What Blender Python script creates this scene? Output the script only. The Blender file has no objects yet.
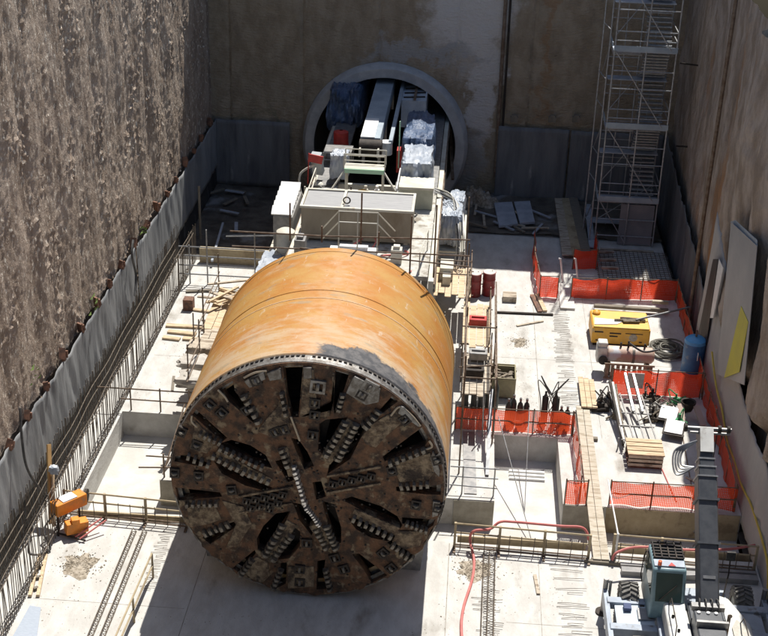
import bpy, math, random
from math import sin, cos, pi, radians as R, hypot, atan2
from mathutils import Vector as V, Matrix, noise
from mathutils.geometry import tessellate_polygon
random.seed(7)
S = bpy.context.scene; COL = S.collection

# ------------------------------------------------------------ camera, sky, sun, exposure
FPX, CX, CY, CZ, PITCH, YAW, ROLL = 1334.09, 4.62517, -37.5583, 29.33219, 0.45222, 0.05893, 0.03283
cp, sp, cy_, sy_ = cos(PITCH), sin(PITCH), cos(YAW), sin(YAW)
F_ = V((-sy_*cp, cy_*cp, -sp)); R0 = V((cy_, sy_, 0)); U0 = R0.cross(F_)
RR = cos(ROLL)*R0 + sin(ROLL)*U0; UU = -sin(ROLL)*R0 + cos(ROLL)*U0
CAM = V((CX, CY, CZ))
cd = bpy.data.cameras.new('camera'); cam = bpy.data.objects.new('camera', cd); COL.objects.link(cam)
m = Matrix((RR, UU, -F_)).transposed().to_4x4(); m.translation = CAM; cam.matrix_world = m
cd.sensor_width = 36; cd.lens = FPX/768*36; cd.clip_start = .5; cd.clip_end = 500
S.camera = cam
SUN = V((0.13, 0.485, 1.0)).normalized()
w = bpy.data.worlds.new('World'); S.world = w; w.use_nodes = True
nt = w.node_tree; bg = nt.nodes['Background']; sk = nt.nodes.new('ShaderNodeTexSky')
sk.sky_type = 'NISHITA'; sk.sun_disc = False
sk.sun_elevation = math.asin(SUN.z); sk.sun_rotation = atan2(SUN.x, SUN.y)
nt.links.new(sk.outputs[0], bg.inputs[0]); bg.inputs[1].default_value = 0.09
sd = bpy.data.lights.new('sun', 'SUN'); sd.energy = 5.0; sd.angle = R(.5); sd.color = (1, .96, .89)
so = bpy.data.objects.new('sun', sd); COL.objects.link(so); so.rotation_euler = SUN.to_track_quat('Z', 'Y').to_euler()
vs = S.view_settings; vs.view_transform = 'Standard'; vs.look = 'None'; vs.gamma = 1; vs.use_curve_mapping = False
vs.exposure = 0.38

# ------------------------------------------------------------ surveying: a sight line from the camera to a known plane
def _ray(x, y): return F_ + RR*((x-384)/FPX) - UU*((y-318)/FPX)
def at_z(x, y, z=0):
    d = _ray(x, y); return CAM + d*((z-CZ)/d.z)
def at_y(x, y, Y=0):
    d = _ray(x, y); return CAM + d*((Y-CY)/d.y)
def at_x(x, y, X):
    d = _ray(x, y); return CAM + d*((X-CX)/d.x)

# ------------------------------------------------------------ materials
def mat(name, c1, c2=None, scale=2., rough=.8, metal=0., bump=0., bscale=8., stretch=(1, 1, 1), c3=None, s3=.5, t3=(.5, .6),
        detail=6, t=(.35, .65), alpha=None, spec=.5, bstretch=None, emis=None, trans=0.):
    M = bpy.data.materials.new(name); M.use_nodes = True
    n = M.node_tree.nodes; l = M.node_tree.links; b = n['Principled BSDF']
    b.inputs['Roughness'].default_value = rough; b.inputs['Metallic'].default_value = metal
    b.inputs['Specular IOR Level'].default_value = spec
    b.inputs['Transmission Weight'].default_value = trans
    b.inputs['Base Color'].default_value = (*c1, 1)
    tc = n.new('ShaderNodeTexCoord')
    def nz(sc, st, det=detail):
        mp = n.new('ShaderNodeMapping'); mp.inputs['Scale'].default_value = st; l.new(tc.outputs['Object'], mp.inputs[0])
        k = n.new('ShaderNodeTexNoise'); k.inputs['Scale'].default_value = sc; k.inputs['Detail'].default_value = det
        k.inputs['Roughness'].default_value = .62; l.new(mp.outputs[0], k.inputs['Vector']); return k.outputs['Fac']
    def ramp(f, a, bb):
        r = n.new('ShaderNodeMapRange'); r.interpolation_type = 'SMOOTHSTEP'
        r.inputs[1].default_value = a; r.inputs[2].default_value = bb; l.new(f, r.inputs[0]); return r.outputs[0]
    def mix(f, a, bb):
        x = n.new('ShaderNodeMix'); x.data_type = 'RGBA'; l.new(f, x.inputs[0])
        for s, v in ((6, a), (7, bb)):
            if isinstance(v, tuple): x.inputs[s].default_value = (*v, 1)
            else: l.new(v, x.inputs[s])
        return x.outputs[2]
    out = None
    if c2: out = mix(ramp(nz(scale, stretch), *t), c1, c2)
    if c3: out = mix(ramp(nz(s3, stretch), *t3), out if out else c1, c3)
    if out: l.new(out, b.inputs['Base Color'])
    if bump:
        k = n.new('ShaderNodeBump'); k.inputs['Strength'].default_value = 1; k.inputs['Distance'].default_value = bump
        l.new(nz(bscale, bstretch or stretch, 8), k.inputs['Height']); l.new(k.outputs[0], b.inputs['Normal'])
    if emis: b.inputs['Emission Color'].default_value = (*emis, 1); b.inputs['Emission Strength'].default_value = 1
    M['_'] = 1
    M['fn'] = 0
    return M
def cement_stains(M):
    # pale cement smears with a shape of their own round the top right of the tunnel mouth, ochre run marks further right
    n = M.node_tree.nodes; l = M.node_tree.links; b = n['Principled BSDF']; src = b.inputs['Base Color'].links[0].from_socket
    tc = n.new('ShaderNodeTexCoord'); nz = n.new('ShaderNodeTexNoise'); nz.inputs['Scale'].default_value = .55; nz.inputs['Detail'].default_value = 9; nz.inputs['Roughness'].default_value = .68
    l.new(tc.outputs['Object'], nz.inputs['Vector'])
    sb = n.new('ShaderNodeVectorMath'); sb.operation = 'SUBTRACT'; sb.inputs[1].default_value = (.5, .5, .5); l.new(nz.outputs['Color'], sb.inputs[0])
    sc = n.new('ShaderNodeVectorMath'); sc.operation = 'SCALE'; sc.inputs['Scale'].default_value = 5.5; l.new(sb.outputs[0], sc.inputs[0])
    ad = n.new('ShaderNodeVectorMath'); ad.operation = 'ADD'; l.new(tc.outputs['Object'], ad.inputs[0]); l.new(sc.outputs[0], ad.inputs[1])
    for (cx, cz, rx, rz, col, am) in ((4.4, 12.0, 2.6, 4.2, (.72, .69, .66), .9), (5.6, 6.8, .9, 4.2, (.66, .64, .62), .9), (1.8, 8.7, 3.6, .6, (.42, .42, .42), .8), (9.2, 10, .35, 6, (.33, .18, .08), .5), (-7.5, 4.4, 2.2, .3, (.2, .2, .13), .5), (4.9, 2.2, 1.3, 2.2, (.30, .30, .30), .6)):
        s2 = n.new('ShaderNodeVectorMath'); s2.operation = 'SUBTRACT'; s2.inputs[1].default_value = (cx, 0, cz); l.new(ad.outputs[0], s2.inputs[0])
        m2 = n.new('ShaderNodeVectorMath'); m2.operation = 'MULTIPLY'; m2.inputs[1].default_value = (1/rx, 0, 1/rz); l.new(s2.outputs[0], m2.inputs[0])
        ln = n.new('ShaderNodeVectorMath'); ln.operation = 'LENGTH'; l.new(m2.outputs[0], ln.inputs[0])
        r = n.new('ShaderNodeMapRange'); r.interpolation_type = 'SMOOTHSTEP'; r.inputs[1].default_value = 1.25; r.inputs[2].default_value = .55; r.inputs[4].default_value = am; l.new(ln.outputs['Value'], r.inputs[0])
        x = n.new('ShaderNodeMix'); x.data_type = 'RGBA'; l.new(r.outputs[0], x.inputs[0]); l.new(src, x.inputs[6]); x.inputs[7].default_value = (*col, 1); src = x.outputs[2]
    l.new(src, b.inputs['Base Color'])
concrete = mat('concrete', (.46, .445, .415), (.55, .54, .51), 1.7, .9, bump=.025, bscale=9, stretch=(1, .45, 1), c3=(.24, .215, .18), s3=.7, t3=(.54, .80))
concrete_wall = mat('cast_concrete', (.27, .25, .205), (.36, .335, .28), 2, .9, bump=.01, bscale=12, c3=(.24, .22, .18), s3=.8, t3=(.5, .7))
pit_floor_m = mat('pit_concrete', (.58, .57, .54), (.47, .455, .42), .7, .9, bump=.015, bscale=7)
dark_ground = mat('wet_ground', (.06, .05, .04), (.13, .115, .095), .9, .6, bump=.06, bscale=4, c3=(.22, .22, .22), s3=.35, t3=(.58, .68))
rock = mat('rock_face', (.25, .185, .135), (.40, .315, .245), .8, .95, bump=.10, bscale=8, stretch=(1, 1, .55), bstretch=(1, 1, .9), c3=(.70, .62, .51), s3=6.5, t3=(.575, .63))  # pale c3 specks paint sunlit highlights of the rough face into the colour
rock_back = mat('shotcrete', (.31, .25, .175), (.41, .34, .25), 1.1, .95, bump=.20, bscale=5.5, stretch=(1, 1, .6), bstretch=(.6, 1, 1.5), c3=(.22, .18, .135), s3=1.0, t3=(.5, .8))
cement_stains(rock_back)
rock_right = mat('clay_face', (.27, .215, .165), (.46, .39, .33), 1.2, .95, bump=.16, bscale=4, stretch=(1, 1, .3), bstretch=(1, 1, .6), c3=(.33, .19, .10), s3=.2, t3=(.57, .68))
fabric = mat('grey_liner_sheet', (.165, .17, .175), (.28, .285, .285), .6, .6, bump=.05, bscale=2.2, stretch=(1, 1, .25), c3=(.40, .40, .38), s3=2.2, t3=(.6, .75))
fabric_dark = mat('dark_liner_sheet', (.018, .018, .02), (.045, .043, .04), 1.2, .6, bump=.04, bscale=3, stretch=(1, 1, .3), c3=(.2, .2, .2), s3=1.3, t3=(.62, .72))
fabric_back = mat('slate_liner_sheet', (.095, .10, .11), (.16, .165, .17), 1., .6, bump=.05, bscale=3, stretch=(1, 1, .2), c3=(.3, .3, .29), s3=1.5, t3=(.63, .74))
ring_m = mat('portal_concrete', (.36, .365, .37), (.48, .485, .48), 1.2, .85, bump=.02, bscale=8)
smear = mat('cement_smear', (.40, .39, .38), (.29, .27, .25), .9, .95, bump=.05, bscale=3)
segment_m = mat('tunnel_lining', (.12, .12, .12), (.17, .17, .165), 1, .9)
face_rust = mat('rusty_steel_face', (.045, .028, .019), (.155, .078, .040), 2.3, .75, .15, bump=.10, bscale=5, c3=(.25, .19, .12), s3=2.6, t3=(.53, .66), t=(.38, .62))
face_tan = mat('muddy_steel_face', (.11, .072, .045), (.33, .25, .16), 4.2, .85, bump=.16, bscale=7, c3=(.05, .035, .026), s3=1.6, t3=(.5, .62))
dark_steel = mat('dark_steel', (.022, .018, .016), (.05, .038, .03), 3, .7, .3, bump=.02, bscale=10)
tooth_m = mat('worn_tooth_steel', (.10, .08, .06), (.25, .225, .185), 4, .5, .4, c3=(.06, .04, .03), s3=6, t3=(.5, .7))
tooth_bright = mat('bright_tooth_steel', (.62, .60, .57), (.40, .37, .33), 5, .35, .5)
bare_metal = mat('scuffed_grey_metal', (.24, .23, .215), (.11, .095, .08), 4, .5, .5, bump=.01, bscale=20)
grey_steel = mat('grey_steel', (.20, .20, .20), (.30, .29, .28), 3, .5, .5)
galv = mat('galvanised_tube', (.34, .35, .36), (.24, .24, .24), 5, .45, .6)
rust_tube = mat('rusty_tube', (.13, .085, .055), (.22, .17, .13), 4, .7, .3)
rebar_m = mat('rebar_steel', (.10, .08, .062), (.19, .155, .12), 6, .8, .2)
timber = mat('raw_timber', (.52, .39, .25), (.64, .50, .34), 2.5, .85, stretch=(1, 6, 1), c3=(.40, .30, .19), s3=1.2)
old_timber = mat('weathered_board', (.40, .34, .26), (.52, .45, .36), 2, .9, stretch=(1, 5, 1), c3=(.24, .19, .14), s3=1.2)
dark_timber = mat('dark_plank', (.16, .14, .11), (.22, .19, .15), 2, .9, stretch=(1, 6, 1))
pale_plank = mat('bleached_plank', (.50, .45, .37), (.42, .37, .29), 2, .9, stretch=(1, 5, 1), c3=(.33, .28, .21), s3=1.)
tan_board = mat('tan_toe_board', (.36, .29, .18), (.44, .36, .24), 2, .85, c3=(.27, .21, .13), s3=1)
red_stub_m = mat('red_brown_timber_end', (.24, .12, .075), (.10, .06, .045), 5, .85)
cream = mat('cream_paint', (.60, .58, .50), (.50, .47, .39), 1.5, .6, c3=(.36, .30, .22), s3=1.1, t3=(.6, .72))
tank_m = mat('beige_tank_paint', (.33, .285, .215), (.26, .22, .16), 1, .65, c3=(.21, .165, .11), s3=.8, t3=(.52, .7), stretch=(1, 1, .4))
white_m = mat('white_paint', (.78, .78, .77), (.66, .66, .64), 3, .5)
plastic_wrap = mat('crumpled_plastic_wrap', (.46, .49, .53), (.30, .34, .40), 1.2, .38, bump=.03, bscale=5, stretch=(1, 1, .35), spec=.5)
blue_wrap = mat('blue_plastic_wrap', (.10, .15, .25), (.05, .08, .15), 1.5, .3, bump=.14, bscale=2.5, spec=.7)
grating = mat('steel_grating', (.25, .25, .255), (.33, .33, .33), 9, .6, .4, stretch=(.2, 4, 1))
blue_grey = mat('blue_grey_paint', (.36, .42, .46), (.27, .32, .37), 1, .6)
red_m = mat('red_paint', (.50, .035, .03), (.36, .03, .025), 3, .5)
barrel_m = mat('dark_red_drum_paint', (.26, .022, .022), (.17, .02, .02), 3, .5, c3=(.22, .10, .08), s3=2.2, t3=(.56, .7))
yellow_m = mat('yellow_paint', (.74, .38, .03), (.62, .31, .03), 2, .5, c3=(.46, .36, .20), s3=1.6, t3=(.56, .72))
decal_m = mat('black_lettering', (.03, .025, .02))
orange_m = mat('orange_paint', (.78, .26, .02), (.60, .20, .02), 3, .5, c3=(.42, .25, .12), s3=3, t3=(.56, .7))
blue_m = mat('blue_paint', (.05, .17, .36), (.035, .12, .27), 2, .5, c3=(.20, .24, .28), s3=1.8, t3=(.56, .7))
light_blue = mat('light_blue_paint', (.12, .40, .72), (.10, .34, .62), 2, .4)
pinkish = mat('faded_pink_paint', (.52, .36, .28), (.62, .50, .42), 1.2, .6, c3=(.62, .64, .66), s3=1.4, t3=(.5, .6))
rubber = mat('black_rubber', (.018, .018, .018), (.05, .047, .042), 6, .75, bump=.01, bscale=20)
tyre_m = mat('dusty_tyre_rubber', (.12, .115, .11), (.20, .19, .17), 5, .9)
boom_m = mat('slate_boom_paint', (.045, .05, .06), (.075, .08, .09), 2, .45)
crane_white = mat('off_white_crane_paint', (.72, .72, .69), (.62, .62, .59), 2, .4, c3=(.40, .37, .32), s3=1.9, t3=(.56, .74))
glass_m = mat('tinted_cab_glass', (.03, .06, .055), rough=.06, spec=.9)
cab_m = mat('blue_green_cab_paint', (.20, .30, .33), (.14, .22, .25), 2, .4)
crane_grey = mat('light_blue_grey_crane_paint', (.36, .41, .47), (.28, .32, .38), 2, .45, c3=(.18, .175, .17), s3=2.4, t3=(.55, .68))
bottle_m = mat('dark_green_cylinder_paint', (.035, .05, .05), (.06, .07, .06), 4, .5)
green_m = mat('green_paint', (.05, .25, .10))
scrap_m = mat('rusty_scrap', (.10, .08, .06), (.23, .19, .14), 5, .8, bump=.03, bscale=10)
hose_red = mat('pink_red_hose', (.56, .17, .15), (.48, .13, .12), 3, .6)
hose_yellow = mat('yellow_hose', (.62, .44, .06), (.5, .36, .06), 3, .6)
cable_m = mat('black_cable', (.03, .03, .03), (.09, .085, .08), 3, .6)
panel_m = mat('pale_sheet', (.31, .31, .31), (.43, .42, .405), .5, .7, bump=.03, bscale=2, stretch=(1, .4, .4))
yellow_sheet = mat('yellow_sheet', (.55, .50, .06), (.48, .44, .08), 1, .7)
rubble_m = mat('rubble', (.20, .165, .12), (.42, .37, .30), 6, .95)
cardboard = mat('white_grey_slab', (.40, .43, .48), (.30, .33, .38), 1.5, .8)
green_tube_m = mat('pale_green_tube', (.45, .70, .50))
brown_box = mat('olive_tool_chest', (.33, .29, .17), (.24, .21, .13), 2, .7)

def net_material(name, col, pitch=.09, hole=.52):
    M = bpy.data.materials.new(name); M.use_nodes = True; n = M.node_tree.nodes; l = M.node_tree.links
    b = n['Principled BSDF']; b.inputs['Base Color'].default_value = (*col, 1); b.inputs['Roughness'].default_value = .6
    o = n['Material Output']; tr = n.new('ShaderNodeBsdfTransparent'); mx = n.new('ShaderNodeMixShader')
    uv = n.new('ShaderNodeUVMap'); se = n.new('ShaderNodeSeparateXYZ'); l.new(uv.outputs[0], se.inputs[0])
    fs = []
    for k in (0, 1):
        a = n.new('ShaderNodeMath'); a.operation = 'MULTIPLY'; a.inputs[1].default_value = 1/pitch; l.new(se.outputs[k], a.inputs[0])
        f = n.new('ShaderNodeMath'); f.operation = 'FRACT'; l.new(a.outputs[0], f.inputs[0])
        c = n.new('ShaderNodeMath'); c.operation = 'LESS_THAN'; c.inputs[1].default_value = hole; l.new(f.outputs[0], c.inputs[0]); fs.append(c)
    mm = n.new('ShaderNodeMath'); mm.operation = 'MULTIPLY'; l.new(fs[0].outputs[0], mm.inputs[0]); l.new(fs[1].outputs[0], mm.inputs[1])
    tl = n.new('ShaderNodeBsdfTranslucent'); tl.inputs[0].default_value = (*col, 1); m3 = n.new('ShaderNodeMixShader'); m3.inputs[0].default_value = .5
    l.new(b.outputs[0], m3.inputs[1]); l.new(tl.outputs[0], m3.inputs[2])
    l.new(mm.outputs[0], mx.inputs[0]); l.new(m3.outputs[0], mx.inputs[1]); l.new(tr.outputs[0], mx.inputs[2]); l.new(mx.outputs[0], o.inputs[0])
    return M
net_red = net_material('orange_red_mesh', (.90, .105, .03), .07, .50)
net_dense = net_material('orange_red_dense_mesh', (.85, .08, .03), .07, .30)

def shield_material():
    # rust coat with pale drag streaks round the drum and a bare grey scraped patch of its own shape on the leading edge
    M = mat('rust_coated_shield_steel', (.52, .215, .05), (.56, .40, .26), .55, .72, .1, bump=.012, bscale=6)
    n = M.node_tree.nodes; l = M.node_tree.links; b = n['Principled BSDF']
    tc = n.new('ShaderNodeTexCoord'); se = n.new('ShaderNodeSeparateXYZ'); l.new(tc.outputs['Object'], se.inputs[0])
    def M2(op, a, c=None):
        k = n.new('ShaderNodeMath'); k.operation = op
        for i, v in enumerate((a, c)):
            if v is None: continue
            if isinstance(v, (int, float)): k.inputs[i].default_value = v
            else: l.new(v, k.inputs[i])
        return k.outputs[0]
    zc = M2('SUBTRACT', se.outputs[2], 4.7)
    ang = M2('ARCTAN2', se.outputs[0], zc)                         # 0 at the crown, + to the right
    def cmb(a, y, sy): 
        k = n.new('ShaderNodeCombineXYZ'); l.new(M2('MULTIPLY', ang, a), k.inputs[0]); l.new(M2('MULTIPLY', y, sy), k.inputs[1]); return k.outputs[0]
    def nz(vec, sc, det=6, ro=.6):
        k = n.new('ShaderNodeTexNoise'); k.inputs['Scale'].default_value = sc; k.inputs['Detail'].default_value = det; k.inputs['Roughness'].default_value = ro
        l.new(vec, k.inputs['Vector']); return k.outputs['Fac']
    def sm(f, a, c):
        r = n.new('ShaderNodeMapRange'); r.interpolation_type = 'SMOOTHSTEP'; r.inputs[1].default_value = a; r.inputs[2].default_value = c
        l.new(f, r.inputs[0]); return r.outputs[0]
    def mix(f, a, c):
        x = n.new('ShaderNodeMix'); x.data_type = 'RGBA'; l.new(f, x.inputs[0])
        for s, v in ((6, a), (7, c)):
            if isinstance(v, tuple): x.inputs[s].default_value = (*v, 1)
            else: l.new(v, x.inputs[s])
        return x.outputs[2]
    y = se.outputs[1]
    broad = nz(cmb(1.6, y, .42), 1.3, 5); streak = nz(cmb(.8, y, 2.2), 1.6, 7, .7); fine = nz(cmb(4.7, y, 1), 2.2, 8, .7)
    col = mix(sm(broad, .36, .64), (.40, .16, .022), (.42, .235, .06))
    # the pale scraped zone of the leading half
    front = M2('SUBTRACT', 1.0, sm(y, 1.2, 5.0))
    blot = nz(cmb(2.2, y, .8), 1.5, 8, .68)
    pale = M2('MULTIPLY', sm(M2('ADD', M2('ADD', M2('MULTIPLY', streak, .35), M2('MULTIPLY', blot, .65)), M2('MULTIPLY', front, .13)), .51, .70), .85)
    col = mix(pale, col, (.46, .345, .225))
    scr = nz(cmb(9, y, .5), 2.0, 6, .7)
    col = mix(M2('MULTIPLY', sm(scr, .62, .66), .55), col, (.50, .40, .30))
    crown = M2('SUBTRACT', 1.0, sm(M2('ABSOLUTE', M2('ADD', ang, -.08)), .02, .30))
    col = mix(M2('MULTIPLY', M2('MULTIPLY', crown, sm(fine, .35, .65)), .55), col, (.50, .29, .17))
    col = mix(M2('MULTIPLY', sm(fine, .60, .72), .5), col, (.20, .07, .02))
    grime = nz(cmb(3, y, 1.4), 1.1, 6)
    col = mix(M2('MULTIPLY', sm(grime, .58, .66), .55), col, (.27, .225, .15))
    # bare grey patch
    edge = M2('ADD', M2('MULTIPLY', M2('SUBTRACT', nz(cmb(4, y, 1.), 1.3, 8, .72), .5), 1.8), M2('SUBTRACT', 1.62, M2('MULTIPLY', M2('ABSOLUTE', M2('SUBTRACT', ang, .42)), 1.05)))
    inang = M2('MULTIPLY', sm(M2('ADD', ang, M2('MULTIPLY', M2('SUBTRACT', fine, .5), .25)), .02, .09), M2('SUBTRACT', 1.0, sm(ang, 1.45, 1.6)))
    inp = M2('MULTIPLY', inang, M2('SUBTRACT', 1.0, sm(M2('SUBTRACT', y, edge), -.10, .08)))
    col = mix(inp, col, mix(sm(fine, .4, .6), (.05, .05, .053), (.12, .112, .108)))
    l.new(col, b.inputs['Base Color'])
    return M
shield_m = shield_material()

# ------------------------------------------------------------ mesh builder
class MB:
    def __init__(s): s.v = []; s.f = []; s.uv = None
    def add(s, vs_, fs): 
        o = len(s.v); s.v += [tuple(x) for x in vs_]; s.f += [tuple(i+o for i in f) for f in fs]; return s
    def box(s, c, d, rz=0, rx=0, ry=0):
        c = V(c); Mx = Matrix.Rotation(rz, 3, 'Z') @ Matrix.Rotation(rx, 3, 'X') @ Matrix.Rotation(ry, 3, 'Y')
        vs_ = [c + Mx @ V((x*d[0]/2, y*d[1]/2, z*d[2]/2)) for z in (-1, 1) for x, y in ((-1, -1), (1, -1), (1, 1), (-1, 1))]
        return s.add(vs_, [(3, 2, 1, 0), (4, 5, 6, 7), (0, 1, 5, 4), (1, 2, 6, 5), (2, 3, 7, 6), (3, 0, 4, 7)])
    def span(s, x0, x1, y0, y1, z0, z1): return s.box(((x0+x1)/2, (y0+y1)/2, (z0+z1)/2), (abs(x1-x0), abs(y1-y0), abs(z1-z0)))
    def beam(s, a, b, w_, h, up=(0, 0, 1)):
        a = V(a); b = V(b); d = (b-a).normalized(); u = V(up)
        if abs(d.dot(u)) > .99: u = V((0, 1, 0))
        r = d.cross(u).normalized(); u = r.cross(d)
        vs_ = [p + r*x*w_/2 + u*z*h/2 for p in (a, b) for x, z in ((-1, -1), (1, -1), (1, 1), (-1, 1))]
        return s.add(vs_, [(3, 2, 1, 0), (4, 5, 6, 7), (0, 1, 5, 4), (1, 2, 6, 5), (2, 3, 7, 6), (3, 0, 4, 7)])
    def tube(s, pts, r, n=6, cap=True, closed=False):
        pts = [V(p) for p in pts]; o = len(s.v); m_ = len(pts); pu = None
        for i, p in enumerate(pts):
            a = pts[max(i-1, 0)]; b = pts[min(i+1, m_-1)]; d = (b-a).normalized()
            u = pu if pu is not None else (V((0, 0, 1)) if abs(d.z) < .9 else V((0, 1, 0)))
            rr = d.cross(u)
            if rr.length < 1e-4: rr = d.cross(V((1, 0, .1)))
            rr.normalize(); u = rr.cross(d).normalized(); pu = u
            rad = r[i] if isinstance(r, (list, tuple)) else r
            s.v += [tuple(p + rr*cos(2*pi*k/n)*rad + u*sin(2*pi*k/n)*rad) for k in range(n)]
        for i in range(m_-1):
            for k in range(n):
                a = o+i*n+k; b = o+i*n+(k+1) % n; s.f.append((a, b, b+n, a+n))
        if cap: s.f.append(tuple(o+k for k in range(n))[::-1]); s.f.append(tuple(o+(m_-1)*n+k for k in range(n)))
        return s
    def lathe(s, prof, o, axis='Z', n=24, a0=0, a1=2*pi):
        o = V(o); b = len(s.v); full = abs(a1-a0-2*pi) < 1e-6; nn = n if full else n+1
        for h, r in prof:
            for k in range(nn):
                a = a0+(a1-a0)*k/n
                if axis == 'Z': p = (r*cos(a), r*sin(a), h)
                elif axis == 'Y': p = (r*sin(a), h, r*cos(a))
                else: p = (h, r*cos(a), r*sin(a))
                s.v.append(tuple(o+V(p)))
        for i in range(len(prof)-1):
            for k in range(n):
                k2 = (k+1) % nn
                s.f.append((b+i*nn+k, b+i*nn+k2, b+(i+1)*nn+k2, b+(i+1)*nn+k))
        return s
    def prism(s, poly, z0, z1, plane='XY'):
        n = len(poly)
        mk = {'XY': lambda a, b, c: (a, b, c), 'XZ': lambda a, b, c: (a, c, b), 'YZ': lambda a, b, c: (c, a, b)}[plane]
        vs_ = [mk(a, b, z0) for a, b in poly] + [mk(a, b, z1) for a, b in poly]
        fs = [tuple(range(n)), tuple(range(n, 2*n))[::-1]] + [(i, i+n, (i+1) % n+n, (i+1) % n) for i in range(n)]
        return s.add(vs_, fs)
    def mesh(s, name, off=(0, 0, 0), angle=35):
        me = bpy.data.meshes.new(name); o = V(off)
        me.from_pydata([tuple(V(p)-o) for p in s.v], [], s.f)
        import bmesh
        bm = bmesh.new(); bm.from_mesh(me); bmesh.ops.recalc_face_normals(bm, faces=bm.faces); bm.to_mesh(me); bm.free()
        if s.uv:
            L = me.uv_layers.new(name='UVMap')
            for lp in me.loops: L.data[lp.index].uv = s.uv[lp.vertex_index]
        me.polygons.foreach_set('use_smooth', [True]*len(me.polygons)); me.set_sharp_from_angle(angle=R(angle))
        return me
    def build(s, name, material, parent=None, label=None, bevel=0, angle=35, kind=None):
        off = V((0, 0, 0)); p = parent
        while p: off = off + V(p.location); p = p.parent
        me = s.mesh(name, off, angle); o = bpy.data.objects.new(name, me); COL.objects.link(o); me.materials.append(material)
        if parent: o.parent = parent
        if label: o['label'] = label
        if kind: o['kind'] = kind
        if bevel:
            b = o.modifiers.new('bevel', 'BEVEL'); b.width = bevel; b.segments = 2; b.limit_method = 'ANGLE'
        return o

def tag(o, label, cat, group=None, kind=None):
    o['label'] = label; o['category'] = cat
    if group: o['group'] = group
    if kind: o['kind'] = kind
    return o
def thing(name, label, cat, loc=(0, 0, 0), group=None):
    o = bpy.data.objects.new(name, None); COL.objects.link(o); o.location = loc; o.empty_display_size = .2
    return tag(o, label, cat, group)
def struct(o): o['kind'] = 'structure'; return o
def copy_tree(o, parent=None):
    c = o.copy(); COL.objects.link(c); c.parent = parent
    for ch in list(o.children): copy_tree(ch, c)
    return c
def single(mb, name, m_, label, cat, group=None, loc=None, bevel=0):
    """a thing that is one mesh, with its origin at its base"""
    if loc is None:
        xs = [p[0] for p in mb.v]; ys = [p[1] for p in mb.v]; zs = [p[2] for p in mb.v]
        loc = ((min(xs)+max(xs))/2, (min(ys)+max(ys))/2, min(zs))
    me = mb.mesh(name, loc); o = bpy.data.objects.new(name, me); o.location = loc; COL.objects.link(o); me.materials.append(m_)
    if bevel: b = o.modifiers.new('bevel', 'BEVEL'); b.width = bevel; b.segments = 2; b.limit_method = 'ANGLE'
    return tag(o, label, cat, group)

# ============================================================ THE SETTING: slab, trenches, ground
XL, XR, YB = -11.2, 17.1, 41.2
D = -1.2
def slab(name, x0, x1, y0, y1, m_=concrete, z1=0):
    return struct(MB().span(x0, x1, y0, y1, D-.3, z1).build(name, m_))
slab('concrete_slab', XL-.6, 16.25, -44, 3.9)
slab('concrete_slab', -4.6, 16.25, 11.95, YB+1)
slab('concrete_slab', XL-.6, -4.6, 11.95, 28.6)
slab('concrete_slab', XL-.6, -9.55, 3.9, 11.95)
slab('concrete_slab', -6.75, 6.6, 6.8, 11.95)
slab('concrete_slab', 9.3, 16.25, 6.95, 11.95)
# the earth floor at the foot of the portal wall
def rough_sheet(name, x0, x1, y0, y1, z, amp, res, m_, sc=1.):
    mb = MB(); nx = int((x1-x0)/res)+1; ny = int((y1-y0)/res)+1
    for j in range(ny+1):
        for i in range(nx+1):
            x = x0+(x1-x0)*i/nx; y = y0+(y1-y0)*j/ny
            mb.v.append((x, y, z+amp*noise.fractal(V((x*sc, y*sc, 3.1)), .9, 2, 5)))
    for j in range(ny):
        for i in range(nx): a = j*(nx+1)+i; mb.f.append((a, a+1, a+nx+2, a+nx+1))
    return struct(mb.build(name, m_))
rough_sheet('ground', XL-.6, -4.55, 28.5, YB+1, -.12, .12, .25, dark_ground)
rough_sheet('ground', 4.6, 16.25, 34.6, YB+1, .13, .12, .25, dark_ground, .8)
rough_sheet('ground', 16.2, XR+.6, -44, YB+1, -.9, .25, .3, dark_ground)

struct(MB().span(-9.56, 16.2, 3.85, 12.1, D-.32, D).build('trench_floor', pit_floor_m))
struct(MB().add([(-90, -110, 23), (130, -110, 23), (130, -44.5, 23), (-90, -44.5, 23)], [(0, 1, 2, 3)]).build('ground', dark_ground))
struct(MB().add([(-90, -44.4, 24), (XL-1.2, -44.4, 24), (XL-1.2, 110, 24), (-90, 110, 24)], [(0, 1, 2, 3)]).build('ground', dark_ground))
struct(MB().add([(XR+1.2, -44.4, 16.5), (130, -44.4, 16.5), (130, 110, 16.5), (XR+1.2, 110, 16.5)], [(0, 1, 2, 3)]).build('ground', dark_ground))
struct(MB().add([(XL-1.15, YB+1.2, 24.02), (XR+1.15, YB+1.2, 24.02), (XR+1.15, 110, 24.02), (XL-1.15, 110, 24.02)], [(0, 1, 2, 3)]).build('ground', dark_ground))
# dirty tracks and joints on the slab
kerb = tag(MB().span(-9.4, -4.62, 28.25, 28.55, 0, .85).build('concrete_kerb_wall', tan_board), 'low tan upstand wall across the slab behind the left scaffold rails', 'wall')

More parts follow.
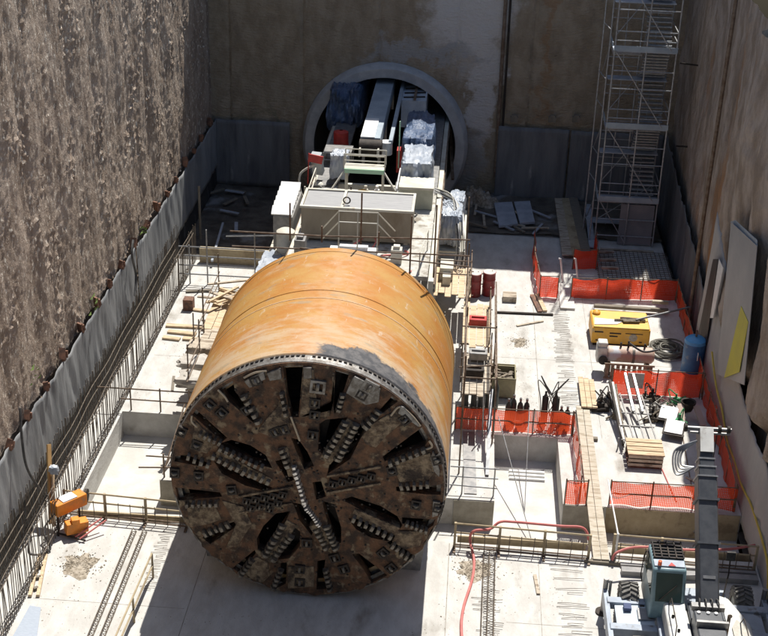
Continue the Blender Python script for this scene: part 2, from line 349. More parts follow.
# ============================================================ SHAFT WALLS
def wall_mesh(p0, p1, z0, z1, res, nrm, fn, hole=None):
    p0 = V(p0); p1 = V(p1); L = (p1-p0).length; nx = int(L/res); nz = int((z1-z0)/res); mb = MB(); N = V(nrm)
    for j in range(nz+1):
        for i in range(nx+1):
            s = L*i/nx; z = z0+(z1-z0)*j/nz; p = p0+(p1-p0)*(i/nx); d = fn(s, z)
            mb.v.append((p.x+N.x*d, p.y+N.y*d, z))
    for j in range(nz):
        for i in range(nx):
            a = j*(nx+1)+i
            if hole and hole((V(mb.v[a])+V(mb.v[a+nx+2]))/2): continue
            mb.f.append((a, a+1, a+nx+2, a+nx+1))
    return mb
def fr(x, y, z, o=5): return noise.fractal(V((x, y, z)), .85, 2.1, o)
def f_left(s, z):
    rib = .035*sin(s*2*pi/3.1+.8*fr(s*.3, z*.1, 1, 2))
    d = rib + .10*fr(s*.8, z*.25, 7, 4) + .028*fr(s*3.6, z*2.6, 3, 4)
    k = noise.noise(V((s*5.2+2*noise.noise(V((s, z, 2.))), z*5.4, 11.))); c = noise.noise(V((s*.55, z*.4, 31.)))
    if k > .14 and c > -.1: d += min(.08, (k-.14)*.40)*min(1, (c+.1)*2.2)
    g = noise.noise(V((s*.30, z*.05, 5.)))
    if g > .35: d -= (g-.35)*.7
    return d + (.12 if z > 4 else 0)
def f_back(s, z):
    seam = abs(((s+.6) % 4.6)-2.3); d = .05*fr(s*.6, z*.6, 5, 5) + .05*fr(s*3, z*2.2, 2, 3)
    return d - (.10 if seam < .09 else 0)
def f_right(s, z):
    Y = -44+s
    d = .16*fr(s*.5, z*.12, 9, 4) + .07*fr(s*2.4, z*1.2, 4, 4)
    if Y < 19:
        k = max(0, min(1, (z-3.3-.35*sin(Y*1.9)-.5*noise.noise(V((Y*.9, 1, 2))))/.5))
        d = d*(.3+.7*k) + k*min(1, (19-Y)/1.4)*(.55 + .28*sin(Y*1.55)+.1*sin(z*.7))
    return d
pw = 9.8
lw = wall_mesh((XL, -8), (XL, YB+.3), -.3, 24, .10, (1, 0), f_left)
lw2 = wall_mesh((XL, -44), (XL, -8), -.3, 24, .4, (1, 0), f_left); lw.add(lw2.v, lw2.f)
single(lw, 'rock_wall', rock, 'rough brown rock wall of the shaft above the long grey liner sheet on the left', 'wall', loc=(XL, 0, 0))
bw = wall_mesh((XL-.5, YB), (XR+.7, YB), -.6, 24, .16, (0, -1), f_back, hole=lambda p: hypot(p.x+.3, p.z-3.0) < 4.85)
single(bw, 'portal_wall', rock_back, 'shaded brown shotcrete end wall of the shaft around the tunnel mouth', 'wall', loc=(0, YB, 0))
rw = wall_mesh((XR, -44), (XR, YB+.3), -1.2, 16.5, .18, (-1, 0), f_right)
# the near part of the face ends in a ragged overhang above the pale sheets
o = single(rw, 'clay_wall', rock_right, 'shaded brown and orange clay wall along the right side of the shaft', 'wall', loc=(XR, 0, 0))

# liner sheets with hanging folds
def liner(name, m_, p0, p1, nrm, zb, zt, fold, label, lean=0, res=.12, scal=.12, per=3.05, seed=0.):
    p0 = V(p0); p1 = V(p1); L = (p1-p0).length; nx = max(4, int(L/res)); nz = 14; mb = MB(); N = V(nrm)
    for j in range(nz+1):
        for i in range(nx+1):
            s = L*i/nx; t_ = j/nz; p = p0+(p1-p0)*(i/nx)
            top = (zt(s) if callable(zt) else zt) - scal*abs(sin(pi*s/per)) + .05*noise.noise(V((s*2, seed, 0)))
            bt = zb(s) if callable(zb) else zb
            z = bt+(top-bt)*t_
            d = fold*(.35+1.5*abs(noise.noise(V((s*.35, z*.3, seed+9)))))*(noise.noise(V((s*1.6+.5*z, z*.35, seed))) + .6*noise.noise(V((s*4.2, z*.35+s*.2, seed+4)))) + lean*(1-t_)
            mb.v.append((p.x+N.x*d, p.y+N.y*d, z))
    for j in range(nz):
        for i in range(nx): a = j*(nx+1)+i; mb.f.append((a, a+1, a+nx+2, a+nx+1))
    me_loc = (p0.x, p0.y, 0); o = single(mb, name, m_, label, 'liner sheet', loc=me_loc)
    k = o.modifiers.new('thick', 'SOLIDIFY'); k.thickness = .02; return o
liner('liner_sheet', fabric, (-10.82, -44), (-10.82, 20.3), (1, 0), 1.45, 4.25, .10, 'long silver grey liner sheet hung along the left wall beside the trenches', .05)
liner('liner_sheet', fabric, (-10.80, 20.5), (-10.80, 41.0), (1, 0), 1.1, 4.15, .10, 'farther grey liner sheet on the left wall running into the back corner', .05, seed=5.)
liner('waterproof_skirt', fabric_dark, (-10.9, -44), (-10.9, 41.0), (1, 0), -.05, 1.75, .03, 'black waterproof skirt low on the left wall behind the rebar rows', .12, scal=0)
liner('liner_sheet', fabric_back, (-10.9, 40.85), (-6.2, 40.85), (0, -1), -.1, 4.15, .06, 'dark slate liner sheet on the end wall left of the tunnel mouth', .1, scal=.03)
liner('liner_sheet', fabric_back, (6.6, 40.85), (10.9, 40.85), (0, -1), -.1, 4.6, .06, 'dark stained liner sheet on the end wall right of the tunnel mouth', .1, scal=.03, seed=3.)
liner('liner_sheet', fabric_back, (11.0, 40.85), (16.6, 40.85), (0, -1), -.1, 4.55, .06, 'dark liner sheet on the end wall behind the stair tower', .1, scal=.03, seed=9.)
liner('liner_sheet', fabric_back, (16.72, 22.6), (16.72, 40.8), (-1, 0), -.9, lambda s: 2.6+.12*s, .10, 'dark liner sheet low on the right wall beside the stair tower', .05, seed=2., scal=.3, per=2.2)
liner('liner_sheet', panel_m, (16.5, -10), (16.5, 21.3), (-1, 0), -.3, lambda s: 3.2 if s < 20.5 else (3.2+(s-20.5)*.38), .10, 'pale grey sheet on the right wall rising towards the leaning panels', .25, seed=7., scal=.25, per=4.)
# timber end blocks along the top of the left liner
pts = [(8, 508), (22, 410+0), (0, 0)]
ORD = 'first second third fourth fifth sixth seventh eighth ninth tenth eleventh twelfth thirteenth fourteenth fifteenth sixteenth seventeenth eighteenth nineteenth twentieth'.split()
def ordinal(i): return ORD[i]
stub0 = None; k = 0
where = ['nearest the bottom of the picture', 'second from the near end', 'third from the near end', 'above the first tall crease', 'beside the weeds', 'above the yellow cable']
for i, Y in enumerate([-3.4+2.35*j for j in range(19)]):
    mb = MB().box((-10.85, -.07, 4.25), (.22, .08, .40), rz=random.uniform(-.5, .5), rx=random.uniform(-.5, .5)).box((-10.80, .07, 4.20), (.2, .07, .26), rz=random.uniform(-.6, .6), rx=random.uniform(-.4, .4)).box((-10.82, .0, 4.08), (.14, .14, .2), rx=.3)
    if stub0 is None or i % 3 == 0:
        st = single(mb, 'timber_block', red_stub_m, 'x', 'timber block', 'red brown blocks along the top edge of the left liner sheet', loc=(-10.75, 0, 3.95)); stub0 = st
    else: st = copy_tree(stub0)
    st.location = (-10.75, Y+.7*random.random(), 3.98+.16*random.random()); st.rotation_euler = (random.uniform(-.25, .25), 0, random.uniform(-.3, .3)); st.scale = [random.uniform(.8, 1.25)]*3; st['label'] = ordinal(i)+' red brown block from the near end atop the left liner sheet'
# stubs on the end wall right liner
s0 = None
for px, lab in ((514, 'first dark block along the top of the liner sheet right of the tunnel'), (552, 'middle dark block along the top of the liner sheet right of the tunnel'), (576, 'dark block at the liner seam nearest the stair tower')):
    p = at_y(px, 120, 40.8)
    q_ = single(MB().box((0, 0, .16), (.45, .22, .34)).box((0, 0, .36), (.3, .18, .12)), 'anchor_block', dark_timber, lab, 'block', 'dark blocks on the end wall liner', loc=(0, 0, 0)) if s0 is None else s0.copy()
    if s0 is not None: COL.objects.link(q_)
    s0 = s0 or q_; q_.location = (p.x, 40.75, p.z-.1); q_['label'] = lab

# ------------------------------------------------------------ tunnel mouth and lining
PC = (-.3, 3.0)
t = thing('tunnel_portal', 'grey concrete ring round the dark tunnel mouth in the end wall', 'tunnel mouth', (PC[0], YB, 0))
mb = MB().lathe([(YB-.75, 4.35), (YB-.75, 4.88), (YB-.45, 5.08), (YB+.2, 5.12)], (PC[0], 0, PC[1]), 'Y', 96)
mb.build('ring_beam', ring_m, t)
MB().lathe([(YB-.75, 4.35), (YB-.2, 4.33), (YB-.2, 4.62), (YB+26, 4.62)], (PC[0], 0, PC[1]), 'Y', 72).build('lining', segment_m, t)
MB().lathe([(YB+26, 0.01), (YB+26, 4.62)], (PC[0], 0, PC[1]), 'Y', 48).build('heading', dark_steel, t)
MB().span(-4.2, 3.6, YB-.2, YB+26, -.3, 0.02).build('tunnel_floor', dark_ground, t)
# service pipes on the walls
a = at_y(507, -20, YB-.25); b = at_y(495, 178, YB-.25)
t = thing('wall_pipe', 'dark pair of pipes running down the end wall right of the tunnel', 'pipe', (b.x, b.y, b.z))
MB().tube([a, b], .11, 8).build('pipe', rust_tube, t); MB().tube([a+V((.28, 0, 0)), b+V((.28, 0, 0))], .07, 8).build('pipe', dark_steel, t)
a = at_x(742, -40, XR-.55); b = at_x(697, 262, XR-.55); c = at_x(688, 330, XR-.6)
single(MB().tube([a, b, c], .10, 8), 'drain_pipe', rust_tube, 'long dark pipe running down the right wall past the blue tank', 'pipe')
a = at_x(745, 120, 16.2)
for (p0, p1, lab) in (((680, 63), (702, 66), 'upper short dark bar sticking out of the right wall by the stair tower'), ((676, 146), (692, 147), 'lower short dark bar sticking out of the right wall by the stair tower')):
    single(MB().tube([at_y(*p0, 35), at_y(*p1, 35)], .05, 6), 'anchor_bar', dark_steel, lab, 'anchor bar')
# cables on the left liner
def curve_pts(ps, n=8):
    out = []; P = [V(p) for p in ps]
    for i in range(len(P)-1):
        a = P[max(i-1, 0)]; b = P[i]; c = P[i+1]; d = P[min(i+2, len(P)-1)]
        for k in range(n):
            t_ = k/n; out.append(.5*((2*b)+(c-a)*t_+(2*a-5*b+4*c-d)*t_*t_+(3*b-a-3*c+d)*t_**3))
    out.append(P[-1]); return out
single(MB().tube(curve_pts([at_x(133, 240, -10.6), at_x(132, 256, -10.55), at_x(136, 275, -10.55), at_x(135, 296, -10.5)]), .06, 6), 'hanging_cable', cable_m, 'black and yellow cable hanging at the joint of the left liner sheets', 'cable')
single(MB().tube(curve_pts([at_x(20, 408, -10.6), at_x(22, 440, -10.5), at_x(27, 468, -10.45), at_x(40, 490, -10.3)]), .05, 6), 'hanging_cable', cable_m, 'black cable hanging over the near end of the left liner sheet', 'cable')
# weeds on the rock edge
t_ = MB()
for wy, wz, nn in ((12.6, 4.7, 9), (21.5, 4.5, 12), (4.7, 5.5, 8)):
    for i in range(nn):
        a = random.uniform(0, 2*pi); l_ = random.uniform(.08, .22); b = V((-10.75+random.uniform(-.1, .15), wy+random.uniform(-.4, .4), wz+random.uniform(-.3, .3)))
        e = b+V((abs(cos(a))*l_*.6, sin(a)*l_, l_*.8)); s_ = V((.05, .05, 0)); t_.add([b-s_, b+s_, e], [(0, 1, 2)])
weed = mat('weed_leaf', (.12, .20, .04), (.20, .28, .07), 3)
tag(t_.build('weeds', weed), 'sparse green weeds growing from the rock edge above the left liner', 'weeds', kind='stuff')

# ============================================================ REBAR
t = thing('rebar_cage', 'two rows of tall rusty rebar bars standing along the foot of the left liner', 'rebar', (-9.6, 0, 0))
cnt = 0; rest = MB()
ys = [-5.0+.185*i for i in range(182)]
for row, X, h, n_ in ((0, -9.66, 2.1, 0), (1, -10.66, 2.0, 0)):
    for i, Y in enumerate(ys):
        Y += random.uniform(-.04, .04); hh = h+random.uniform(-.1, .14); lx = random.uniform(-.06, .06); ly = random.uniform(-.07, .07)
        b_ = MB().tube([(X, Y, -.02), (X+lx*.4, Y+ly*.4, hh*.5), (X+lx, Y+ly, hh)], .017, 5)
        if i < 50: b_.build('bar', rebar_m, t)
        else: rest.tube([(X, Y, -.02), (X+lx, Y+ly, hh)], .017, 5)
rest.build('bar', rebar_m, t, kind='stuff')
for X, z in ((-9.66, .35), (-9.58, 2.02), (-9.68, 2.12), (-10.66, .5), (-10.58, 1.5), (-10.6, .98)):
    MB().tube([(X+.03*sin(y), y, z+.03*sin(y*1.3)) for y in [-6+1.16*k for k in range(30)]], .018, 6).build('rail', rebar_m, t)
# starter bars lying in rows across the slab joints
def bar_row(lab, x0, x1, y0, y1, step, skew=0, jit=.1, loc=None):
    mb = MB(); y = y0; rd = random.Random(int(x0*10+y0)); n_ = 0
    while y < y1:
        a = rd.uniform(-jit, jit); sk = skew*(y-y0)
        if rd.random() < .18: y += step*rd.uniform(.5, 1.6); continue
        mb.tube([(x0+sk+rd.uniform(-jit, jit)+rd.choice((0, 0, .3*(x1-x0))), y, .03), ((x0+x1)/2+sk, y+a*.2, .06), (x1+sk+rd.uniform(-jit, jit), y+a*.45, .04+rd.uniform(0, .05))], .012, 4)
        y += step*rd.uniform(.7, 1.3)
    o = single(mb, 'starter_bars', rebar_m, lab, 'rebar'); o['kind'] = 'stuff'; return o
bar_row('row of thin starter bars lying along the slab between the barriers', 9.55, 10.35, 12.2, 26, .21)
bar_row('row of thin starter bars lying on the near slab left of the crane', 8.75, 9.75, -8, 3.2, .22, jit=.18)
bar_row('row of thin bent starter bars beside the near pink hose', 6.0, 6.7, -8, 1.4, .2, jit=.25)
bar_row('row of short bars on the near slab left of the drum shadow', -5.9, -5.4, -.2, 3.3, .2, jit=.08)
for X, lab in ((-6.55, 'long lattice of bars on the near slab left of the machine'), (-6.95, 'narrow lattice of bars parallel to another on the near left slab')):
    mb = MB()
    mb.tube([(X, 3.2, .12), (X, -8, .12)], .02, 4).tube([(X+.14, 3.2, .03), (X+.14, -8, .03)], .02, 4)
    y = -8
    while y < 3.1: mb.tube([(X, y, .12), (X+.14, y+.12, .03)], .013, 4).tube([(X+.14, y+.12, .03), (X, y+.24, .12)], .013, 4); y += .24
    o = single(mb, 'lattice_girder', rebar_m, lab, 'rebar')
X = 6.2
mb = MB()
for dx in (0, .2, .42): mb.tube([(X+dx, 3.3, .1), (X+dx-.1, -3, .1)], .02, 4)
y = -2.9
while y < 3.3: mb.tube([(X, y, .1), (X+.42, y+.3, .1)], .013, 4).tube([(X+.42, y, .1), (X, y+.25, .05)], .013, 4); y += .28
single(mb, 'lattice_girder', rebar_m, 'lattice of thin bars beside the pink hose in front of the right fence', 'rebar')
# rebar mat in front of the stair tower
mb = MB()
for i in range(17): x = 12.3+i*.24; mb.tube([(x, 27.2, .10), (x, 33.0, .10)], .018, 4)
for i in range(22): y = 27.2+i*.27; mb.tube([(12.2, y, .13), (16.3, y, .13)], .018, 4)
single(mb, 'rebar_mat', rebar_m, 'square rebar mat on the slab in front of the stair tower', 'rebar mat')

# ============================================================ TUNNEL BORING MACHINE
RAD = 4.7
T = thing('tunnel_boring_machine', 'huge rusty orange tunnel boring machine drum with a toothed cutting face', 'boring machine', (0, 0, 0))
sh = MB().lathe([(.46, 4.2), (.46, 4.66), (.50, 4.70), (5.28, 4.70), (5.30, 4.665), (5.42, 4.665), (5.44, 4.69), (8.9, 4.69), (8.92, 4.71), (9.25, 4.71), (9.25, 4.5), (1.5, 4.45)], (0, 0, RAD), 'Y', 160)
SH = sh.build('shield', shield_m, T, angle=25)
w1 = MB().lathe([(4.70, 4.69), (4.70, 4.712), (4.76, 4.712), (4.76, 4.69)], (0, 0, RAD), 'Y', 140); w1.build('weld_seam', mat('pale_weld', (.45, .26, .12), (.5, .34, .2), 4, .6), SH)
# bulkhead ring with ratchet notches
mb = MB().lathe([(.20, 4.35), (.20, 4.60), (.30, 4.655), (.44, 4.655), (.44, 4.35)], (0, 0, RAD), 'Y', 160); RB = mb.build('bulkhead_ring', bare_metal, T)
mb = MB()
for i in range(170):
    a = 2*pi*i/170
    if i % 9 == 0: continue
    c = V((4.66*sin(a), .36, RAD+4.66*cos(a))); d = V((cos(a), 0, -sin(a)))
    mb.beam(c-d*.052, c+d*.052, .10, .07, up=(sin(a), 0, cos(a)))
mb.build('ratchet_notches', dark_steel, RB, kind='stuff')
MB().lathe([(1.9, 4.42), (1.9, .01)], (0, 0, RAD), 'Y', 48).build('bulkhead', dark_steel, T)
MB().lathe([(8.7, 4.5), (8.7, .01)], (0, 0, RAD), 'Y', 48).build('rear_bulkhead', dark_steel, T)
for s in (-1, 1):
    MB().prism([(s*2.1, 0), (s*3.9, 0), (s*4.15, 2.35), (s*3.2, 1.12), (s*2.2, .46)], 2.0, 8.6, 'XZ').build('cradle', grey_steel, T)

def FP(x, y): p = at_y(x, y, 0); return (p.x, p.z)
holes = [
 [(283.3, 366), (302, 366), (298, 415), (291.5, 415), (287, 397)],
 [(336, 370), (349, 373.6), (343, 392), (335, 412), (333.6, 403)],
 [(221, 390), (233, 382), (235.5, 392.5), (257.5, 419), (253, 421.5), (228, 400)],
 [(189, 413), (195, 409.5), (225.5, 436.7), (221, 440)],
 [(172, 456), (186, 455), (210, 464), (200, 466), (174, 461)],
 [(176.5, 488), (218, 492.6), (220, 496.5), (177, 500.5)],
 [(219, 445), (233, 441), (250, 446), (264, 455), (270, 467), (250, 462), (235, 453)],
 [(216, 462), (240, 474), (270, 487), (264, 490), (245, 485), (224, 474)],
 [(320, 425), (326, 421), (346, 419), (337, 431), (328, 446), (325, 454), (319, 449)],
 [(358, 425), (363, 432), (350, 458), (329, 472), (331, 463), (345, 452), (352, 440)],
 [(345, 501), (354, 498), (380, 506.5), (395.5, 516), (400, 524), (398, 527), (387, 521), (368, 513.6), (353, 505)],
 [(350, 519), (357, 529), (371, 537), (385, 540), (395, 537), (380, 529), (362, 520)],
 [(258, 538), (264, 526.6), (275.6, 515), (288.5, 513), (285, 521), (273, 538), (264, 550), (259, 548)],
 [(294.5, 529), (299.5, 533), (299, 546), (289.7, 557), (279, 558.5), (282.6, 551), (289.7, 539)],
 [(292, 439), (299, 441), (307, 452), (313, 465), (304, 468), (297.5, 453)],
 [(313, 483), (321, 482), (325.5, 496), (316.5, 499)],
 [(323, 503), (334, 506), (340.5, 527), (340.5, 541), (336, 542.5), (328, 523.6)],
 [(294, 504), (304, 506), (315, 525), (311, 534), (300, 520)],
 [(276, 462), (284, 460), (293.5, 479), (288, 481)],
 [(385, 455.7), (423, 428), (435.5, 437), (423, 447), (387, 460)],
 [(393, 395.6), (399, 400), (380.5, 414.5), (379, 411)],
 [(398.5, 487), (431, 487), (446.5, 484.5), (447, 495), (426, 494), (399, 491)],
 [(404, 518), (441.5, 522), (439, 527.5), (427, 529), (404, 523.5)],
 [(388.5, 543), (394, 540.5), (414, 556), (412, 562)],
 [(353.6, 555.6), (360, 555), (386, 575), (373, 584), (364.6, 570.5)],
 [(317.7, 562), (325, 561), (324, 569), (328, 588), (317, 588)],
 [(234, 567.4), (254, 551), (255, 554), (238.5, 573.7)],
 [(281, 563.7), (286.5, 563.7), (285.6, 583), (277.6, 587)],
 [(204, 537.5), (208, 530.4), (233, 522.6), (235, 527), (211, 543)],
]
# outer outline of the wheel: a circle with a few flats and bites
outer = []
for i in range(180):
    a = 2*pi*i/180; r = 4.60
    dg = i*2
    if 95 < dg < 262: r += .035*sin(dg*.9)-.02 + (.0 if (dg//9) % 2 else -.05)
    outer.append((r*sin(a), RAD+r*cos(a)))
HP = [[FP(*p) for p in h] for h in holes]
def inner_offset(poly, k):
    cx = sum(p[0] for p in poly)/len(poly); cz = sum(p[1] for p in poly)/len(poly)
    return [(cx+(p[0]-cx)*k, cz+(p[1]-cz)*k) for p in poly]
def plate(loops, y0, y1):
    """flat plate in the XZ plane with holes, front at y0, back at y1"""
    mb = MB(); flat = []; segs = []
    for lp in loops: segs.append((len(flat), len(lp))); flat += lp
    tris = tessellate_polygon([[V((x, z, 0)) for x, z in lp] for lp in loops])
    n_ = len(flat); ch = .035
    mb.v = [(x, y0, z) for x, z in flat] + [(x, y1, z) for x, z in flat]
    mb.f = [tuple(t_) for t_ in tris] + [tuple(i+n_ for i in t_)[::-1] for t_ in tris]
    for s0_, c in segs:
        for k in range(c): a = s0_+k; b = s0_+(k+1) % c; mb.f.append((a, b, b+n_, a+n_))
    return mb
# keep hole corners inside the rim
def clampr(p, r=4.50):
    x, z = p; z -= RAD; h = hypot(x, z)
    return (x, z+RAD) if h <= r else (x*r/h, z*r/h+RAD)
HP = [[clampr(p) for p in inner_offset(h, 1.10)] for h in HP]
CH = plate([outer]+HP, 0, .42).build('cutterhead', face_rust, T)
MB().lathe([(.05, 4.56), (.05, 4.62), (.2, 4.63), (.2, 4.56)], (0, 0, RAD), 'Y', 160).build('rim_wear_band', bare_metal, CH)
# back structure seen through the openings: spokes behind the plate
mb = MB()
for k in range(8):
    a = k*pi/4+.2; d = V((sin(a), 0, cos(a))); mb.beam(V((0, .95, RAD))+d*.8, V((0, .95, RAD))+d*4.3, .5, .45, up=(0, 1, 0))
mb.lathe([(.5, 1.25), (1.6, 1.6)], (0, 0, RAD), 'Y', 32).lathe([(.5, 3.1), (1.0, 3.1), (1.0, 2.9), (.5, 2.9)], (0, 0, RAD), 'Y', 60)
mb.build('spoke_frame', dark_steel, CH)
# raised wear plates (muddy tan and grey)
def raised(pl, th, m_, nm='wear_plate', lab=None, bev=.02): return MB().prism([clampr(FP(*p), 4.52) for p in pl], -th, .02, 'XZ').build(nm, m_, CH, lab, bevel=bev)
tanp = [
 [(304, 369), (314, 369), (316, 392), (318, 410), (331, 409), (333, 400), (332, 373), (335, 373), (335, 383), (330, 416), (300, 417)],
 [(371, 424), (381, 418), (403, 406), (406, 414), (400, 424), (386, 436), (376, 447), (366, 444), (362, 436)],
 [(187, 506), (215, 505), (222, 519), (206, 524), (190, 527)],
 [(262, 424), (281, 402), (288, 412), (290, 430), (270, 436), (258, 431)],
 [(196, 420), (216, 442), (207, 453), (190, 448)],
 [(243, 569), (256, 556), (268, 561), (270, 575), (262, 583), (250, 577)],
 [(288, 566), (314, 566), (314, 586), (288, 588)],
 [(398, 530), (424, 531), (420, 545), (405, 549), (392, 541)],
 [(392, 464), (430, 452), (436, 470), (428, 480), (400, 482)],
 [(222, 500), (244, 506), (252, 524), (238, 545), (226, 548), (236, 524)],
]
for p_ in tanp: raised(p_, .05, face_tan)
greyp = [[(346, 392), (352, 378), (356, 373), (383, 385), (379, 401), (366, 404)], [(303, 366.5), (312, 366.5), (312, 377), (304, 378)],
         [(244, 380), (264, 370), (266, 378), (250, 387)], [(267, 372), (281, 367), (282, 378), (270, 380)], [(433, 450), (438, 456), (442, 470), (439, 476), (434, 470), (430, 457)],
         [(433, 500), (442, 501), (440, 515), (432, 516)], [(398, 412), (401, 405), (404, 406), (421, 422), (419, 426)]]
for p_ in greyp: raised(p_, .09, bare_metal, 'edge_plate')
# bright edge weld beads
for pl in ([(218, 389), (225, 396), (228, 401)], [(187, 412), (192, 421), (197, 426)], [(424, 449), (432, 446), (438, 437)], [(391, 415), (400, 406), (412, 415), (421, 425)],
           [(267, 370), (255, 372), (244, 377)], [(291, 416), (297, 432), (300, 440)]):
    P = [clampr(FP(*p), 4.5) for p in pl]; MB().tube(curve_pts([(x, -.05, z) for x, z in P], 5), .035, 6).build('weld_bead', mat('pale_bead', (.42, .34, .24)) if 'pb' not in globals() else pb, CH); pb = bpy.data.materials['pale_bead']
# tooth bars bridging the kite shaped openings
bars_ = [((216, 452), (271, 482), .28), ((353, 421), (325, 461), .42), ((353, 512), (398, 531), .34), ((292, 522), (266, 560), .40), ((284, 447), (292, 476), .24), ((314, 524), (331, 549), .4)]
for a_, b_, w__ in bars_:
    a2 = FP(*a_); b2 = FP(*b_); MB().beam((a2[0], .12, a2[1]), (b2[0], .12, b2[1]), w__, .34, up=(0, 1, 0)).build('tool_bar', face_tan, CH, bevel=.02)
# teeth
rows = [((244.5, 395.5), (258.5, 420), 5, 1, 0), ((201, 432.5), (220, 441), 5, .8, 0), ((189, 455.7), (208.7, 462.7), 4, 1.05, 0), ((214, 455.7), (268, 481), 10, 1.05, 0), ((221, 447), (262, 466), 8, .75, 0),
 ((188, 503), (217, 502), 6, .75, 0), ((206, 532), (228, 524), 5, 1., 0), ((282.6, 525), (266, 553), 7, 1, 0), ((291, 535), (274, 557), 6, 1., 0), ((252, 559), (241, 573), 5, .8, 0), ((281, 569), (274, 586), 5, .8, 0),
 ((326, 569), (330, 587), 5, .8, 0), ((317, 529), (326, 546), 5, 1, 0), ((327, 526), (336, 546), 6, 1, 0), ((354, 517), (390.5, 535), 7, 1, 0), ((393, 544), (411, 557.5), 5, 1, 0), ((407, 522), (426, 529), 5, .7, 0),
 ((401.6, 485.5), (427.6, 483), 5, 1.1, 0), ((391, 462), (424, 449), 6, .75, 0), ((366, 424), (378, 411), 4, 1.15, 0), ((345.5, 422), (327, 453), 7, .95, 0), ((356, 424), (338, 458), 8, 1.0, 0),
 ((343, 394), (339, 408), 4, .8, 0), ((282.6, 393), (286, 412), 4, .6, 0), ((282, 448.6), (288, 464), 4, .9, 0), ((294.5, 466), (304.5, 501), 9, .75, 1), ((305.3, 503.5), (319.5, 523.5), 10, .6, 1)]
tooth_cache = {}
def tooth_mesh(size, bright, wd):
    key = (size, bright, round(wd, 2))
    if key not in tooth_cache:
        # a pointed scraper: broad root, sloping crown, pale worn tip; long axis local X, sticks out along local -Y
        l_ = .27*size; w2 = min(.15, wd)*(1.1 if bright else 1); h = .24
        mb = MB(); pr = [(-l_/2, 0), (l_/2, 0), (l_/2, -h*.55), (l_*.28, -h), (-l_*.30, -h*.92), (-l_/2, -h*.5)]
        mb.prism(pr, -w2/2, w2/2, 'XY'); me = mb.mesh('cutter_tooth'); me.materials.append(tooth_bright if bright else tooth_m); tooth_cache[key] = me
    return tooth_cache[key]
cand = []
for a_, b_, n_, sz, br in rows:
    A = V((FP(*a_)[0], 0, FP(*a_)[1])); B = V((FP(*b_)[0], 0, FP(*b_)[1])); d = (B-A).normalized(); perp = V((d.z, 0, -d.x))
    for i in range(n_):
        p = A+(B-A)*(i/(n_-1)); cand.append((sz, br, p, perp, d, round((B-A).length/(n_-1)*.52, 2)))
cand.sort(key=lambda c: (-c[1], -c[0]))
restv = MB()
for i, (sz, br, p, X_, Z_, wd) in enumerate(cand):
    jr = random.uniform(-.18, .18)
    X2 = (X_*cos(jr)+Z_*sin(jr)).normalized(); Y2 = V((0, 1, 0)); Z2 = X2.cross(Y2)
    Mx = Matrix((X2, Y2, Z2)).transposed().to_4x4(); Mx.translation = p+V((0, .0, 0))
    me = tooth_mesh(sz, br, wd)
    if i < 98:
        o = bpy.data.objects.new('cutter_tooth', me); COL.objects.link(o); o.parent = CH; o.matrix_local = Mx @ Matrix.Diagonal((random.uniform(.8, 1.1), random.uniform(.7, 1.15), random.uniform(.85, 1.1), 1))
    else: restv.add([Mx @ v.co for v in me.vertices], [tuple(pp.vertices) for pp in me.polygons])
restv.build('cutter_tooth', tooth_m, CH, kind='stuff')
# disc cutter pockets
pk = MB(); pk.box((0, -.03, .17), (.46, .14, .08)).box((0, -.03, -.17), (.46, .14, .08)).box((-.19, -.03, 0), (.08, .14, .27)).box((.19, -.03, 0), (.08, .14, .27))
pm = pk.mesh('cutter_pocket'); pm.materials.append(dark_steel)
pk2 = MB(); pk2.box((0, .0, 0), (.30, .06, .26)); pk3 = MB().lathe([(-.05, .02), (-.05, .13), (0, .155), (.05, .13), (.05, .02)], (0, -.05, 0), 'X', 16)
pm3 = pk3.mesh('disc_cutter'); pm3.materials.append(tooth_m)
pmb = pk.mesh('cutter_pocket'); pmb.materials.append(bare_metal)
pkt = [(318, 386, 1), (210, 404, 0), (256, 380, 0), (369.5, 387, 1), (405, 419, 0), (437, 459, 0), (438, 507, 0), (416, 504, 0), (392, 470, 0), (175, 472, 0), (199, 475, 0), (182, 431, 0), (315, 402, 0), (315, 414, 0),
       (383, 552, 0), (391, 567, 0), (335, 557, 0), (300, 568, 0), (307, 542, 0), (232, 489, 0), (222, 412, 0), (362, 394, 0), (300, 581, 0), (344, 568, 0), (247, 409, 0), (313, 434, 0), (270, 508, 0), (197, 444, 0)]
pkt += [(247+9*i, 500-1.6*i, 0) for i in range(5)] + [(251+9*i, 507-1.6*i, 0) for i in range(4)] + [(333+9.5*i, 483-1.9*i, 0) for i in range(5)] + [(276+8*i, 431-2*i, 0) for i in range(2)]
for x, y, big in pkt:
    a2 = FP(x, y); s = 1.1 if big else .78; an = atan2(a2[0], a2[1]-RAD)
    if 240 < x < 300 and 490 < y < 510 or 328 < x < 378 and 470 < y < 486: an = .18; s = .62
    o = bpy.data.objects.new('cutter_pocket', pmb if big else pm); COL.objects.link(o); o.parent = CH
    o.location = (a2[0], 0, a2[1]); o.rotation_euler = (0, an, 0); o.scale = (s, 1, s)
    c = bpy.data.objects.new('disc_cutter', pm3); COL.objects.link(c); c.parent = o if False else CH; c.location = (a2[0], -.02, a2[1]); c.rotation_euler = (0, an, 0); c.scale = (s, 1, s)
for cx_, cz_, ln in ((266, 499, 54), (354, 479, 54)):
    a2 = FP(cx_-ln/2, cz_+4.8); b2 = FP(cx_+ln/2, cz_-4.8)
    for off in (-.33, .33):
        MB().beam((a2[0], -.04, a2[1]+off), (b2[0], -.04, b2[1]+off), .07, .1, up=(0, 1, 0)).build('tool_rail', face_tan, CH)
